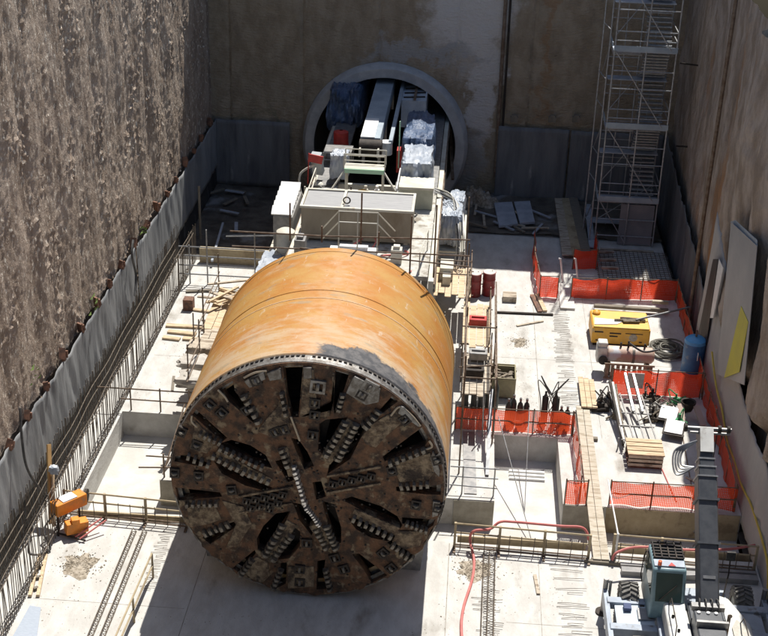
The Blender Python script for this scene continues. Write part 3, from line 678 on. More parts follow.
# bolts over the face
mb = MB()
for i in range(230):
    a = random.uniform(0, 2*pi); r = random.uniform(.5, 4.4)
    mb.lathe([(-.035, .001), (-.035, .035), (0, .04)], (r*sin(a), 0, RAD+r*cos(a)), 'Y', 6)
mb.build('bolts', dark_steel, CH, kind='stuff')

# ============================================================ BACKUP GANTRY AND EQUIPMENT BEHIND THE SHIELD
def rail_path(mb, pts, h=1.05, r=.028, mids=(.55,), posts=True):
    for k in (1.,)+tuple(mids): mb.tube([V(p)+V((0, 0, h*k)) for p in pts], r, 6)
    if posts:
        for p in pts: mb.tube([V(p), V(p)+V((0, 0, h))], r, 6)
deck_m = mat('dusty_deck_plate', (.40, .385, .34), (.55, .53, .48), 1.6, .8, bump=.01, bscale=12, c3=(.20, .17, .13), s3=1.1, t3=(.5, .66))
G = thing('backup_gantry', 'cream steel gantry deck trailing behind the rusty drum into the tunnel', 'gantry', (0, 20, 0))
MB().span(-3.1, 3.3, 17.0, 27.6, 4.75, 4.95).build('deck', deck_m, G)
MB().span(-2.4, 2.3, 10.0, 16.95, 4.75, 4.95).build('deck', deck_m, G)
MB().span(-3.1, -1.9, 27.6, 52, 4.75, 4.93).span(1.1, 3.3, 27.6, 52, 4.75, 4.93).build('side_deck', grey_steel, G)
for x in (-3.2, 3.45):
    MB().span(x-.12, x+.12, 17, 52, 4.2, 4.74).build('side_girder', cream, G)
    for y in (17.2, 22, 27, 33, 39): MB().span(x-.15, x+.15, y-.15, y+.15, 0, 4.2).build('leg', cream, G)
for y in (19, 24, 29): MB().span(-3.07, 3.32, y-.12, y+.12, 4.25, 4.74).build('cross_beam', cream, G)
# lower side shelves with clutter
MB().span(3.6, 4.95, 25.6, 31.5, 2.5, 2.62).build('side_platform', cream, G)
MB().span(-5.0, -3.35, 13.5, 27.0, 2.5, 2.62).build('side_platform', cream, G)
for x, ys_ in ((4.9, (25.8, 29, 31.3)), (-4.9, (14, 18, 22, 26.5))):
    for y in ys_: MB().tube([(x, y, 0), (x, y, 2.5)], .06, 6).build('platform_post', grey_steel, G)
for dz in (0, .52):
    zz = V((0, 0, -dz)); MB().tube([at_y(*q_, Y_)+zz for q_, Y_ in (((322, 229), 19.6), ((339, 211), 18.2), ((378, 213), 18.2), ((395, 231), 19.6))], .03, 6).build('guard_rail', cream, G)
for q_ in ((339, 211), (358, 212), (378, 213)): p = at_y(*q_, 18.2); MB().tube([p, (p.x, p.y, 4.95)], .03, 6).build('rail_post', cream, G)
mb = MB(); rail_path(mb, [(2.9, 17.2, 4.95), (3.15, 20.0, 4.95)]); mb.build('guard_rail', cream, G)
# rear control platform
mb = MB(); x0, x1 = -1.9, 1.5
mb.span(-1.35, .7, 25.5, 26.3, 6.75, 6.85); mb.build('upper_platform', cream, G)
mb = MB().span(-1.33, .68, 25.43, 25.49, 6.62, 6.84); mb.build('platform_edge', green_tube_m, G, 'pale green front edge of the small upper platform')
mb = MB(); rail_path(mb, [(-1.35, 25.5, 6.85), (.7, 25.5, 6.85)], .75, .03); rail_path(mb, [(-1.35, 26.3, 6.85), (.7, 26.3, 6.85)], .75, .03)
for x in (-1.25, .6):
    mb.tube([(x, 25.6, 4.95), (x, 25.6, 6.8)], .05, 6); mb.tube([(x, 26.2, 4.95), (x, 26.2, 6.8)], .05, 6)
mb.tube([(-2.6, 24.0, 4.95), (-1.3, 25.5, 6.75)], .05, 6).tube([(2.2, 24.0, 4.95), (.65, 25.5, 6.75)], .05, 6); mb.build('platform_frame', cream, G)
MB().tube([(-.35+.45*cos(a*pi/6), 25.3, 5.35+.45*sin(a*pi/6)) for a in range(-1, 8)], .07, 6).build('hose_loop', yellow_m, G)
mb = MB(); rail_path(mb, [(1.4, 24.0, 4.95), (1.4, 25.6, 4.95), (1.4, 27.0, 4.95)], 1.5, .035); mb.build('guard_rail', white_m, G)
mb = MB(); rail_path(mb, [(-3.0, 23.5, 4.95), (-3.0, 27.5, 4.95)], 1.1, .03); mb.build('guard_rail', cream, G)
# conveyor into the tunnel
Cv = thing('belt_conveyor', 'long pale box girder conveyor rising out of the tunnel mouth', 'conveyor', (-.35, 30, 4.95))
MB().span(-.95, .12, 30.2, 60, 6.05, 6.95).build('girder', blue_grey, Cv, bevel=.03)
MB().span(-.93, -.18, 30.1, 33.4, 6.96, 7.02).build('sunlit_strip', white_m, Cv)  # white strip paints the sunlit stretch of girder top, ending at the wall's shadow
mb = MB(); mb.lathe([(-.6, .01), (-.6, .42), (.6, .42), (.6, .01)], (-.35, 29.8, 6.55), 'X', 20); mb.build('drive_drum', dark_steel, Cv)
MB().lathe([(-.35, .01), (-.35, .33), (.35, .33), (.35, .01)], (.42, 30.6, 6.3), 'Z', 18).build('motor', white_m, Cv)
for y in (31, 36, 42): MB().span(-.9, -.75, y, y+.15, 4.95, 6.05).span(-.05, .1, y, y+.15, 4.95, 6.05).build('support', grey_steel, Cv)
MB().beam((-.85, 28.6, 6.6), (-.9, 30.2, 6.3), .08, .4).build('side_plate', cream, Cv); MB().beam((.1, 28.6, 6.6), (.1, 30.2, 6.3), .08, .4).build('side_plate', cream, Cv)
Tn = thing('water_tank', 'wide beige open steel tank with a grating top behind the orange drum', 'tank', (-.2, 21.5, 4.96))
MB().span(-2.85, 2.38, 20.4, 22.7, 5.08, 6.62).build('tank_body', tank_m, Tn, bevel=.02)
MB().span(-2.90, 2.43, 20.33, 20.47, 6.625, 6.73).span(-2.90, 2.43, 22.62, 22.77, 6.625, 6.73).span(-2.90, -2.78, 20.48, 22.61, 6.625, 6.73).span(2.31, 2.43, 20.48, 22.61, 6.625, 6.73).span(-1.0, -.88, 20.48, 22.61, 6.625, 6.73).build('rim', cream, Tn)
MB().span(-2.75, -1.02, 20.5, 22.6, 6.63, 6.66).span(-.85, 2.3, 20.5, 22.6, 6.63, 6.665).build('top_grating', grating, Tn)
for x in (-2.6, -.3, 2.1): MB().span(x-.1, x+.1, 20.5, 20.7, 4.95, 5.08).span(x-.1, x+.1, 22.4, 22.6, 4.95, 5.08).build('foot', cream, Tn)
MB().tube([(-.75+.16*cos(a*pi/5), 20.9, 6.9+.16*sin(a*pi/5)) for a in range(11)], .035, 6).build('lifting_ring', dark_steel, Tn)
single(MB().span(-.15, .55, 22.78, 24.2, 4.96, 5.5).span(-.05, .45, 23.0, 23.5, 5.5, 5.8), 'pump_unit', cream, 'small cream pump unit on the gantry behind the beige tank', 'pump')
# louvred white box on the left
t = thing('louvred_cabinet', 'white stepped louvre cabinet left of the beige tank', 'cabinet', (-3.9, 24.3, 2.62))
MB().span(-4.5, -3.55, 22.6, 26.2, 2.63, 5.2).build('housing', grey_steel, t)
for i in range(6): MB().box((-4.1, 22.9+i*.6, 5.42+.03*i), (1.0, .56, .07), rx=.5).build('louvre', white_m, t)
single(MB().lathe([(0, .01), (0, .45), (1.0, .45), (1.1, .3), (1.1, .01)], (-3.7, 21.3, 4.0), 'Z', 16).span(-4.2, -3.3, 20.8, 21.8, 2.63, 4.0), 'filter_housing', cream, 'cream rounded filter housing below the left end of the beige tank', 'filter')
# right side cabinet and wrapped load
t = thing('control_cabinet', 'cream control cabinet right of the conveyor under crumpled wrapping', 'cabinet', (2.3, 26.5, 4.95))
MB().span(1.5, 3.15, 25.2, 26.7, 4.96, 6.0).build('cabinet_body', mat('pale_green_grey_paint', (.46, .47, .38), (.38, .39, .31), 2, .6), t, bevel=.02)
MB().span(1.45, 3.2, 25.15, 26.75, 6.005, 6.13).build('cabinet_lid', cream, t)
def crumple(name, m_, c, d, lab, cat, seed, rough_=.17, res=22, group=None):
    """wrapped load: a rounded box whose skin is pushed into creases"""
    mb = MB(); N_ = res; key = {}
    def vid(x, y, z):
        k = (round(x*N_), round(y*N_), round(z*N_))
        if k in key: return key[k]
        v = V((x, y, z)); q_ = v.normalized(); w_ = v*.72+q_*.36*1.0
        f = 1+rough_*.8*noise.noise(V((x*1.6+seed, y*1.6, z*1.6)))+rough_*.9*(abs(noise.noise(V((x*4.5+seed, y*4.5, z*1.3))))-.2)+rough_*.35*abs(noise.noise(V((x*10+seed, y*10+z, z*2.2))))
        w_ = w_*f; mb.v.append((c[0]+w_.x*d[0]/2, c[1]+w_.y*d[1]/2, max(c[2]-d[2]/2, c[2]+w_.z*d[2]/2))); key[k] = len(mb.v)-1; return key[k]
    for ax in range(3):
        for sg in (-1, 1):
            for i in range(N_):
                for j in range(N_):
                    co = []
                    for di, dj in ((0, 0), (1, 0), (1, 1), (0, 1)):
                        p_ = [0, 0, 0]; p_[ax] = sg; p_[(ax+1) % 3] = -1+2*(i+di)/N_; p_[(ax+2) % 3] = -1+2*(j+dj)/N_; co.append(vid(*p_))
                    mb.f.append(tuple(co))
    return single(mb, name, m_, lab, cat, group)
crumple('wrapped_load', plastic_wrap, (2.2, 28.6, 5.9), (1.5, 3.2, 1.7), 'bright crumpled plastic wrapped load on the right side of the conveyor', 'wrapped load', 1.)
crumple('wrapped_load', blue_wrap, (2.1, 32.8, 6.0), (1.6, 5.0, 2.0), 'blue plastic wrapped load farther into the shade right of the conveyor', 'wrapped load', 4.)
crumple('wrapped_load', blue_wrap, (-2.7, 42.5, 5.6), (1.9, 7.0, 2.6), 'dark blue wrapped load in the left half of the tunnel mouth', 'wrapped load', 7.)
crumple('wrapped_load', plastic_wrap, (4.15, 27.0, 3.6), (1.1, 2.2, 1.7), 'silver plastic wrapped bundle beside the right end of the beige tank', 'wrapped load', 9.)
crumple('wrapped_load', plastic_wrap, (-4.15, 20.0, 3.3), (1.3, 3.0, 1.2), 'silver plastic wrapped bundle left of the rail behind the drum', 'wrapped load', 12.)
crumple('wrapped_load', plastic_wrap, (.25, 13.6, 5.3), (1.0, 1.3, .8), 'small white wrapped bundle just behind the top of the drum', 'wrapped load', 14.)
crumple('wrapped_load', plastic_wrap, (-1.9, 29.0, 5.8), (.9, 1.1, 1.3), 'small white wrapped motor left of the conveyor head', 'wrapped load', 16.)
crumple('wrapped_load', plastic_wrap, (4.4, 30.2, 3.3), (.8, 1.6, 1.3), 'farther silver wrapped bundle on the narrow right platform', 'wrapped load', 18.)
t = thing('electrical_cabinet_row', 'long pale cabinet standing inside the right of the tunnel mouth', 'cabinet', (2.2, 42, 4.95))
MB().span(.75, 2.2, 38.5, 50, 4.96, 6.6).build('cabinet_body', mat('pale_cabinet_paint', (.50, .55, .60), (.40, .45, .50), 2, .5), t)
for i in range(5): MB().beam((.85, 39+i*.9, 6.64), (2.1, 39.3+i*.9, 6.64), .12, .06).build('strap', dark_steel, t)
MB().span(1.45, 1.6, 38.4, 49, 6.67, 6.74).build('cable_duct', rust_tube, t)
single(MB().lathe([(0, .01), (0, .42), (.75, .42), (.85, .1)], (-2.35, 34, 5.2), 'Z', 16).span(-2.75, -1.95, 33.6, 34.4, 4.96, 5.2), 'red_motor', red_m, 'red motor housing in the shade left of the conveyor', 'motor')
single(MB().span(1.0, 1.3, 30.5, 31.2, 4.96, 6.2), 'red_box', red_m, 'narrow red box between conveyor and wrapped load', 'box')
single(MB().box((-3.1, 28.2, 6.3), (.75, .08, .42), rz=.1, ry=.2).tube([(-3.5, 28.2, 4.9), (-3.45, 28.2, 6.6)], .03, 6), 'warning_board', red_m, 'small red and white warning board at the left gantry rail', 'sign')
t = thing('duct_elbow', 'pale grey duct bend standing at the left rear corner of the gantry', 'duct', (-3.2, 28.6, 4.0))
MB().beam((-3.0, 28.9, 5.3), (-3.1, 28.4, 6.5), .55, .4).build('duct', mat('pale_duct', (.42, .45, .46), (.33, .36, .37), 2, .5), t, bevel=.03)
MB().tube([(-3.7, 28.6, 2.6), (-3.7, 28.6, 4.6)], .05, 6).tube(curve_pts([(-3.2, 28.4, 5.9), (-3.9, 28.2, 5.4), (-3.8, 28.0, 4.4), (-3.2, 27.9, 4.0)]), .06, 6).build('hose', cream, t)
MB().lathe([(0, .01), (0, .4), (.7, .4), (.9, .2), (.9, .01)], (-2.95, 28.2, 4.1), 'Z', 16).build('vessel', cream, t)
t = thing('equipment_stand', 'dark steel frame on the left side of the gantry below the red motor', 'frame', (-2.6, 31.5, 4.96))
mb = MB(); rail_path(mb, [(-3.0, 31.2, 4.75), (-1.5, 31.2, 4.75)], .9, .05); mb.build('tube_frame', grey_steel, t); mb = MB(); rail_path(mb, [(-3.0, 32.4, 4.75), (-1.5, 32.4, 4.75)], .9, .05); mb.build('tube_frame', grey_steel, t)
MB().span(-3.0, -1.5, 31.2, 32.4, 5.66, 5.72).build('top_plate', grey_steel, t)
# hoses at the right of the gantry
t = thing('hose_bundle', 'bundle of pale and dark hoses hanging down the right edge of the gantry', 'hoses', (5.0, 24, 2.6))
for i in range(6):
    x = 4.0+.09*i; MB().tube(curve_pts([(3.2, 28.0-i*.1, 5.1), (x+.1, 27.3+.1*i, 5.0-.15*i), (x+.35, 26-.15*i, 4.0), (x+.5, 25.2-.1*i, 3.0), (x+.4, 24.6, 2.1)]), .03, 6).build('hose', (cream, cable_m, white_m)[i % 3], t)
single(MB().span(3.75, 4.4, 23.2, 24.4, 2.06, 2.7).span(3.9, 4.3, 22.6, 23.2, 2.06, 2.5), 'valve_block', cream, 'cream valve block on the upper tan platform right of the drum', 'valve block')
single(MB().span(-4.6, -3.7, 19.6, 20.6, 2.63, 3.7).span(-4.4, -3.9, 19.5, 19.6, 2.9, 3.4), 'junction_box', grey_steel, 'small dark junction box on the left gantry platform', 'box')
random.seed(21)
for i, (x, y, sx, sy, h, lab) in enumerate([(-1.9, 15.0, 1.0, .8, .9, 'cream box on the gantry left behind the drum crown'), (1.9, 14.6, .9, .9, .8, 'cream box on the gantry right behind the drum crown'), (-.2, 18.8, 2.2, .5, .4, 'low flat white cover in front of the beige tank'), (1.8, 18.4, .5, .5, .7, 'small pale valve head near the right rail'), (-2.6, 18.3, .5, .7, 1.0, 'slim pale cabinet near the left rail before the tank')]):
    single(MB().span(x-sx/2, x+sx/2, y-sy/2, y+sy/2, 4.96, 4.96+h).span(x-sx*.3, x+sx*.3, y-sy*.3, y+sy*.3, 4.96+h, 4.96+h+.15), 'equipment_box', (cream, grey_steel, white_m)[i % 3], lab, 'equipment box', bevel=.02)
# clutter bolted to the deck
random.seed(77)
for i in range(46):
    y = random.uniform(10.5, 20.0) if i < 30 else random.uniform(23, 27.4); x = random.uniform(-2.2, 2.2) if y < 17 else random.uniform(-2.9, 3.1); k = i % 4
    m_ = random.choice([cream, grey_steel, dark_steel, white_m, bare_metal, galv, dark_steel])
    if k == 0: MB().box((x, y, 5.08+random.uniform(0, .15)), (random.uniform(.15, .5), random.uniform(.15, .5), random.uniform(.25, .6)), rz=random.uniform(0, .3)).build('bracket', m_, G)
    elif k == 1: MB().lathe([(0, .01), (0, .14), (.4, .14), (.45, .08), (.6, .08), (.6, .01)], (x, y, 4.96), 'Z', 12).build('valve', m_, G)
    elif k == 2: MB().tube(curve_pts([(x, y, 5.0), (x+random.uniform(-.8, .8), y+random.uniform(.2, .8), 5.3), (x+random.uniform(-1, 1), y+random.uniform(.8, 1.8), 5.05), (x+random.uniform(-1, 1), y+2.2, 5.0)]), random.uniform(.025, .05), 6).build('cable', random.choice([cable_m, cable_m, hose_red, galv]), G)
    else: MB().tube([(x, y, 5.0), (x, y, 5.35), (x+random.uniform(-.9, .9), y+.1, 5.35)], .04, 6).build('pipe', m_, G)
for sx in (-3.35, 3.6):
    for k in range(3):
        MB().tube([(sx+.02*sin(y*2.1+k), y, 4.3+.16*k+.05*sin(y*1.3+k)) for y in [17+1.1*j for j in range(30)]], .045, 6).build('service_pipe', (cable_m, galv, rust_tube)[k], G)
# inside the tunnel: side walkway girders
single(MB().beam((4.0, 39.5, 1.5), (3.3, 46, 5.4), .18, .18), 'inclined_tube', rust_tube, 'sloping tube leaning inside the right edge of the tunnel mouth', 'tube')
single(MB().span(.55, .75, 30.5, 52, 6.5, 6.75), 'cable_tray', blue_grey, 'narrow cable tray alongside the conveyor', 'cable tray')
single(MB().tube([(1.15, 30, 5.4), (1.15, 30, 8.0)], .035, 6), 'green_lamp_tube', green_tube_m, 'thin pale green tube standing left of the wrapped load', 'tube')

# ============================================================ SCAFFOLD RAILS ROUND THE DRUM
def scaffold(name, lab, posts, rails, r=.03, m_=rust_tube, boards=(), cat='scaffold', bm=timber):
    loc = (sum(p[0][0] for p in posts)/len(posts), sum(p[0][1] for p in posts)/len(posts), min(p[0][2] for p in posts))
    t = thing(name, lab, cat, loc)
    for a, b in posts: MB().tube([a, b], r, 6).build('post', m_, t)
    for a, b in rails: MB().tube([a, b], r*.9, 6).build('rail', m_, t)
    for b in boards: MB().span(*b).build('board', bm, t)
    return t
Y0 = 9.7
def P(x, y, Y=Y0): return at_y(x, y, Y)
def up(p, z): return V((p.x, p.y, z))
posts = []
for x, yt in ((362, 193), (290, 203), (322, 226), (412, 216), (437, 205), (379, 232)):
    a = P(x, yt); posts.append((up(a, 9.42 if abs(a.x) < 2.5 else 8.2), a))
rails = [(P(230, 231), P(322, 236)), (P(322, 236), P(470, 240)), (P(232, 246), P(470, 256)), (P(300, 248), P(470, 267))]
scaffold('guard_rail', 'thin dark scaffold rail and tall posts along the rear edge of the drum', posts, rails, .032)
# left scaffold at the kerb wall
ps = []; rl = []
for x, yt, yb in ((187, 241, 305), (209, 235, 345), (262, 231, 274)):
    b = at_z(x, 290 if x < 200 else (282 if x < 220 else 270), 0); ps.append((V((b.x, 25.5, 0)), V((b.x, 25.5, 3.1 if x > 200 else 2.2))))
for z in (.55, 1.05, 1.6, 2.1): rl.append(((-9.9, 25.5, z), (-5.0, 25.5, z)))
rl += [((-7.4, 25.5, 2.8), (-4.6, 25.5, 3.0))]
scaffold('scaffold_rail', 'four bar scaffold rail across the slab left behind the drum', ps, rl, .04, galv)
# left work platforms beside the drum
def platform(lab, x0, x1, y0, y1, z, boards_m=timber, rails=True, n=4, h=2.1, side=-1, name='work_platform'):
    t = thing(name, lab, 'work platform', ((x0+x1)/2, (y0+y1)/2, 0))
    wd = (x1-x0)/n
    for i in range(n):
        j = random.uniform(-.25, .25)
        MB().span(x0+i*wd+.015, x0+(i+1)*wd-.015, y0+j, y1+j, z, z+.045).build('board', boards_m, t)
    for x in (x0+.05, x1-.05):
        for y in (y0+.3, y1-.3): MB().tube([(x, y, 0), (x, y, z+(h if (x == x0+.05) == (side < 0) else 0))], .03, 6).build('post', rust_tube, t)
    for y in (y0+.3, y1-.3): MB().tube([(x0-.1, y, z-.05), (x1+.1, y, z-.05)], .03, 6).build('ledger', rust_tube, t)
    if rails:
        X = x0+.05 if side < 0 else x1-.05
        for zz in (.5, 1.0): MB().tube([(X, y0, z+zz), (X, y1, z+zz)], .026, 6).build('rail', rust_tube, t)
    for x in (x0+.05, x1-.05): MB().tube([(x, y0+.3, .1), (x, y1-.3, z)], .024, 6).build('brace', rust_tube, t)
    return t
platform('low board platform left of the drum beside the pale sacks', -6.4, -5.2, 10.6, 13.6, 1.9, old_timber)
platform('board platform left of the drum in the middle of the row', -6.9, -5.4, 14.2, 17.0, 1.6, old_timber)
platform('farthest board platform left of the drum by the timber heap', -7.3, -5.4, 18.2, 22.8, 1.0, timber)
# bags / rounded things under the left platform
for i, (px, py, lab) in enumerate([(206, 352, 'upper pale sack on the left platform beside the drum'), (200, 368, 'middle pale sack on the left platform beside the drum'), (197, 384, 'lower pale sack on the left platform beside the drum')]):
    p = at_z(px, py, 1.95); crumple('sack', old_timber if i == 0 else mat('pale_sack', (.48, .45, .40), (.36, .33, .29), 3, .9), (p.x, p.y, 2.15), (1.5, .9, .42), lab, 'sack', 30+i, .3, 9, 'sacks on the left platforms')
# timber heap
def board(px0, px1, z, wd, th, m_, lab, group=None, name='plank'):
    a = at_z(*px0, z); b = at_z(*px1, z); a.z = b.z = z+th/2
    return single(MB().beam(a, b, wd, th), name, m_, lab, 'plank', group)
random.seed(5)
for i in range(9):
    cx_, cy_2 = -6.6+random.uniform(-.3, .3), 21.5+random.uniform(-.9, .9); an = random.uniform(-.5, 1.); l_ = random.uniform(1.3, 2.4)
    d = V((cos(an), sin(an)*1.1, 0)).normalized()*l_/2; z = 1.08+.07*i
    single(MB().beam(V((cx_, cy_2, z))-d, V((cx_, cy_2, z+.05))+d, .14, .07), 'loose_board', timber if i % 2 else old_timber, ordinal(i)+' board from the bottom of the untidy timber heap left behind the drum', 'board', 'boards heaped on the far left platform')
random.seed(8)
for i, (a, b) in enumerate([((166, 326), (206, 328)), ((168, 332), (196, 335)), ((163, 338), (180, 340)), ((183, 339), (207, 341))]):
    board(a, b, .02+.0*i, .28, .09, timber, ['longest pale plank lying left of the drum', 'second pale plank lying left of the drum', 'short pale plank at the left of the plank group', 'short pale plank nearest the drum platform'][i], 'planks lying on the slab left of the drum')
for i, (a, b, m_, lab) in enumerate([((186, 292), (212, 291), dark_timber, 'dark plank lying crosswise near the left scaffold rail'), ((193, 310), (224, 314), timber, 'pale plank between the scaffold rail and the timber heap'), ((190, 300), (187, 309), red_stub_m, 'reddish short board near the left scaffold rail')]):
    board(a, b, .02, .22, .08, m_, lab)
single(MB().box((at_z(189, 309).x, at_z(189, 309).y, .3), (.5, .5, .6)), 'red_crate', red_stub_m, 'small red brown crate on the slab near the left scaffold rail', 'crate')
# RIGHT side scaffold
platform('upper tan board platform right of the drum below the gantry', 3.4, 5.35, 21.5, 25.0, 2.0, timber, True, 6, 1.1, 1)
platform('tan board platform right of the drum beside the red drums', 5.0, 6.3, 16.2, 20.6, 2.0, timber, True, 4, 1.1, 1)
platform('lower board platform right of the drum near the scrap skip', 5.1, 6.35, 11.9, 15.6, 1.9, old_timber, True, 4, 1.3, 1)
ps = [((5.15, 8.7, -0.0), (5.15, 8.7, 5.4)), ((5.15, 14.0, 0), (5.15, 14.0, 5.0)), ((5.1, 20.6, 0), (5.1, 20.6, 5.2)), ((5.0, 26.2, 0), (5.0, 26.2, 5.4)), ((6.5, 26.2, 0), (6.5, 26.2, 1.2)), ((6.5, 16.0, 0), (6.5, 16.0, 3.2)), ((6.5, 11.2, 0), (6.5, 11.2, 3.2))]
rl = [((5.15, 8.7, 3.0), (5.1, 20.6, 3.0)), ((6.5, 11.2, 3.1), (6.5, 21.0, 3.1)), ((6.5, 11.2, 2.4), (6.5, 21.0, 2.4)), ((5.0, 11.2, 3.1), (6.5, 11.2, 3.1)), ((5.0, 16.0, 3.1), (6.5, 16.0, 3.1)), ((3.0, 21.2, 4.0), (5.3, 21.2, 4.0)), ((3.0, 21.2, 3.3), (5.3, 21.2, 3.3)),
      ((3.2, 26.2, 1.2), (6.5, 26.2, 1.2)), ((3.2, 26.2, .6), (6.5, 26.2, .6)), ((4.9, 13.0, 2.6), (6.6, 13.4, 2.6)), ((5.1, 20.6, 4.6), (5.15, 9.0, 4.6))]
scaffold('tube_scaffold', 'dark tube scaffold frame of posts and rails along the right flank of the drum', ps, rl, .035, rust_tube)
for i, (x, y, lab, m_) in enumerate([(5.7, 18.4, 'red toolbox on the scaffold platform right of the drum', red_m), (5.6, 13.4, 'dark toolbox on the lower scaffold platform right of the drum', dark_steel), (5.75, 15.0, 'dark steel plate stack at the scaffold right of the drum', grey_steel)]):
    single(MB().span(x-.4, x+.4, y-.25, y+.25, 2.05, 2.4).span(x-.3, x+.3, y-.04, y+.04, 2.4, 2.48), 'toolbox', m_, lab, 'toolbox', bevel=.02)
for i in range(5):
    single(MB().lathe([(0, .13), (1.1, .13), (1.3, .05), (1.42, .05)], (5.35+.32*i, 14.0+.05*i, 0), 'Z', 12).lathe([(0, .01), (0, .13)], (5.35+.32*i, 14.0+.05*i, 0), 'Z', 12) if i else MB().lathe([(0, .13), (1.1, .13), (1.3, .05), (1.42, .05)], (5.3, 14.0, 0), 'Z', 12),
           'gas_cylinder', bottle_m, ordinal(i)+' dark gas cylinder from the drum in the row behind the net', 'gas cylinder', 'gas cylinders standing between drum and barrier')
# red drums
def lathe_drum(): return MB().lathe([(0, .01), (0, .33), (.03, .345), (.42, .33), (.45, .345), (.48, .33), (.86, .33), (.89, .345), (.92, .33), (1.26, .33), (1.29, .345), (1.3, .32)], (0, 0, 0), 'Z', 28)
d0 = thing('oil_drum', 'dark red drum with a white lid, left of two beside the scaffold', 'drum', (0, 0, 0), 'red drums with white lids')
lathe_drum().build('body', barrel_m, d0); MB().lathe([(1.27, .325), (1.31, .32), (1.315, .01)], (0, 0, 0), 'Z', 28).build('lid', mat('dusty_lid', (.50, .45, .40), (.62, .58, .54), 5, .6), d0)
MB().lathe([(1.315, .01), (1.315, .03), (1.34, .03), (1.34, .01)], (.15, .1, 0), 'Z', 10).build('bung', grey_steel, d0)
d1 = copy_tree(d0); d1['label'] = 'dark red drum with a white lid, right of two beside the scaffold'
p = at_z(474, 297); d0.location = (p.x, p.y+.2, 0); p = at_z(488, 296); d1.location = (p.x, p.y+.2, 0)
single(MB().span(7.05, 7.75, 25.4, 26.1, 0, .32), 'concrete_block', old_timber, 'small pale block on the slab right of the red drums', 'block')
single(MB().beam((6.75, 24.05, .05), (9.6, 24.15, .05), .12, .1), 'steel_edge_bar', dark_steel, 'long thin dark bar lying across the slab right of the red drums', 'bar')
for i, (a, b) in enumerate([((532, 296), (540, 313)), ((537, 295), (545, 312))]): board(a, b, .02, .22, .1, (red_stub_m, timber)[i], ['reddish plank leaning flat below the orange net corner', 'pale plank next to the reddish one below the orange net corner'][i])
# scrap skip
p = at_z(500, 396)
t = thing('scrap_skip', 'small olive skip full of dark scrap beside the scaffold', 'skip', (p.x, p.y+.2, 0))
X, Y = p.x, p.y+.35; w2 = .62; d2 = .55
mb = MB()
for sx in (-1, 1): mb.prism([(Y-d2, .12), (Y+d2, .12), (Y+d2+.12, 1.05), (Y-d2-.12, 1.05)], X+sx*w2-.03, X+sx*w2+.03, 'YZ')
mb.beam((X-w2+.03, Y-d2-.06, .58), (X+w2-.03, Y-d2-.06, .58), .05, .95).beam((X-w2+.03, Y+d2+.06, .58), (X+w2-.03, Y+d2+.06, .58), .05, .95).span(X-w2, X+w2, Y-d2, Y+d2, .1, .16)
mb.build('skip_body', brown_box, t); mb = MB()
mb.tube([(X-w2, Y-d2-.14, 1.06), (X+w2, Y-d2-.14, 1.06), (X+w2, Y+d2+.14, 1.06), (X-w2, Y+d2+.14, 1.06), (X-w2, Y-d2-.14, 1.06)], .045, 6).build('rim', brown_box, t)
mb = MB()
for i in range(40): mb.box((X+random.uniform(-.48, .48), Y+random.uniform(-.45, .45), .7+random.uniform(0, .25)), (random.uniform(.1, .4), random.uniform(.06, .2), random.uniform(.04, .12)), rz=random.uniform(0, 3), rx=random.uniform(-.6, .6))
tag(mb.build('scrap_metal', scrap_m), 'dark metal offcuts heaped inside the olive skip', 'scrap', kind='stuff')
# gas cylinders in the clear
c0 = thing('gas_cylinder', 'x', 'gas cylinder', (0, 0, 0), 'gas cylinders standing at the orange barrier')
MB().lathe([(0, .01), (0, .13), (1.05, .135), (1.2, .10), (1.28, .045), (1.34, .045)], (0, 0, 0), 'Z', 14).build('body', bottle_m, c0)
MB().lathe([(1.34, .01), (1.34, .055), (1.47, .055), (1.5, .02)], (0, 0, 0), 'Z', 10).build('valve_cap', grey_steel, c0)
labs = ['gas cylinder at the left end of the row behind the orange barrier', 'second gas cylinder from the left in the row of four', 'third gas cylinder from the left in the row of four', 'gas cylinder at the right end of the row of four']
for i, px in enumerate((507, 512, 518.5, 525)):
    c = c0 if i == 0 else copy_tree(c0); p = at_z(px, 424); c.location = (p.x, 12.75+(.15 if i % 2 else 0), 0); c.scale = (1, 1, (.92, 1, .96, .9)[i]); c['label'] = labs[i]
t = thing('welding_trolley', 'welding trolley with dark gas cylinders and hoses behind the orange barrier', 'trolley', (9.0, 13.1, 0))
for dx in (-.22, .22): MB().lathe([(.1, .01), (.1, .14), (1.3, .14), (1.5, .05), (1.62, .05)], (8.95+dx, 13.1, 0), 'Z', 12).build('cylinder', bottle_m, t)
MB().tube([(8.6, 12.9, .1), (8.6, 12.9, 1.5), (9.3, 12.9, 1.5), (9.3, 12.9, .1)], .025, 6).build('frame', dark_steel, t)
for dx in (-.4, .4): MB().lathe([(-.05, .01), (-.05, .2), (.05, .2), (.05, .01)], (8.95+dx, 13.0, .2), 'X', 14).build('wheel', rubber, t)
mb = MB(); random.seed(3)
for i in range(5): mb.tube(curve_pts([(8.95, 13.0, 1.5), (8.95+random.uniform(-.7, .7), 13.1+random.uniform(-.3, .3), 1.9+random.uniform(0, .5)), (8.95+random.uniform(-.9, .9), 13.0, 1.2), (8.9+random.uniform(-.6, .6), 12.8, .3)]), .022, 5)
mb.build('hoses', cable_m, t)
for i, (px, lab) in enumerate(((559, 'dark gas cylinder just right of the welding trolley'), (565, 'short dark gas cylinder at the barrier corner'))):
    c = copy_tree(c0); p = at_z(px, 424); c.location = (p.x, 12.7, 0); c.scale = (1, 1, .8); c['label'] = lab
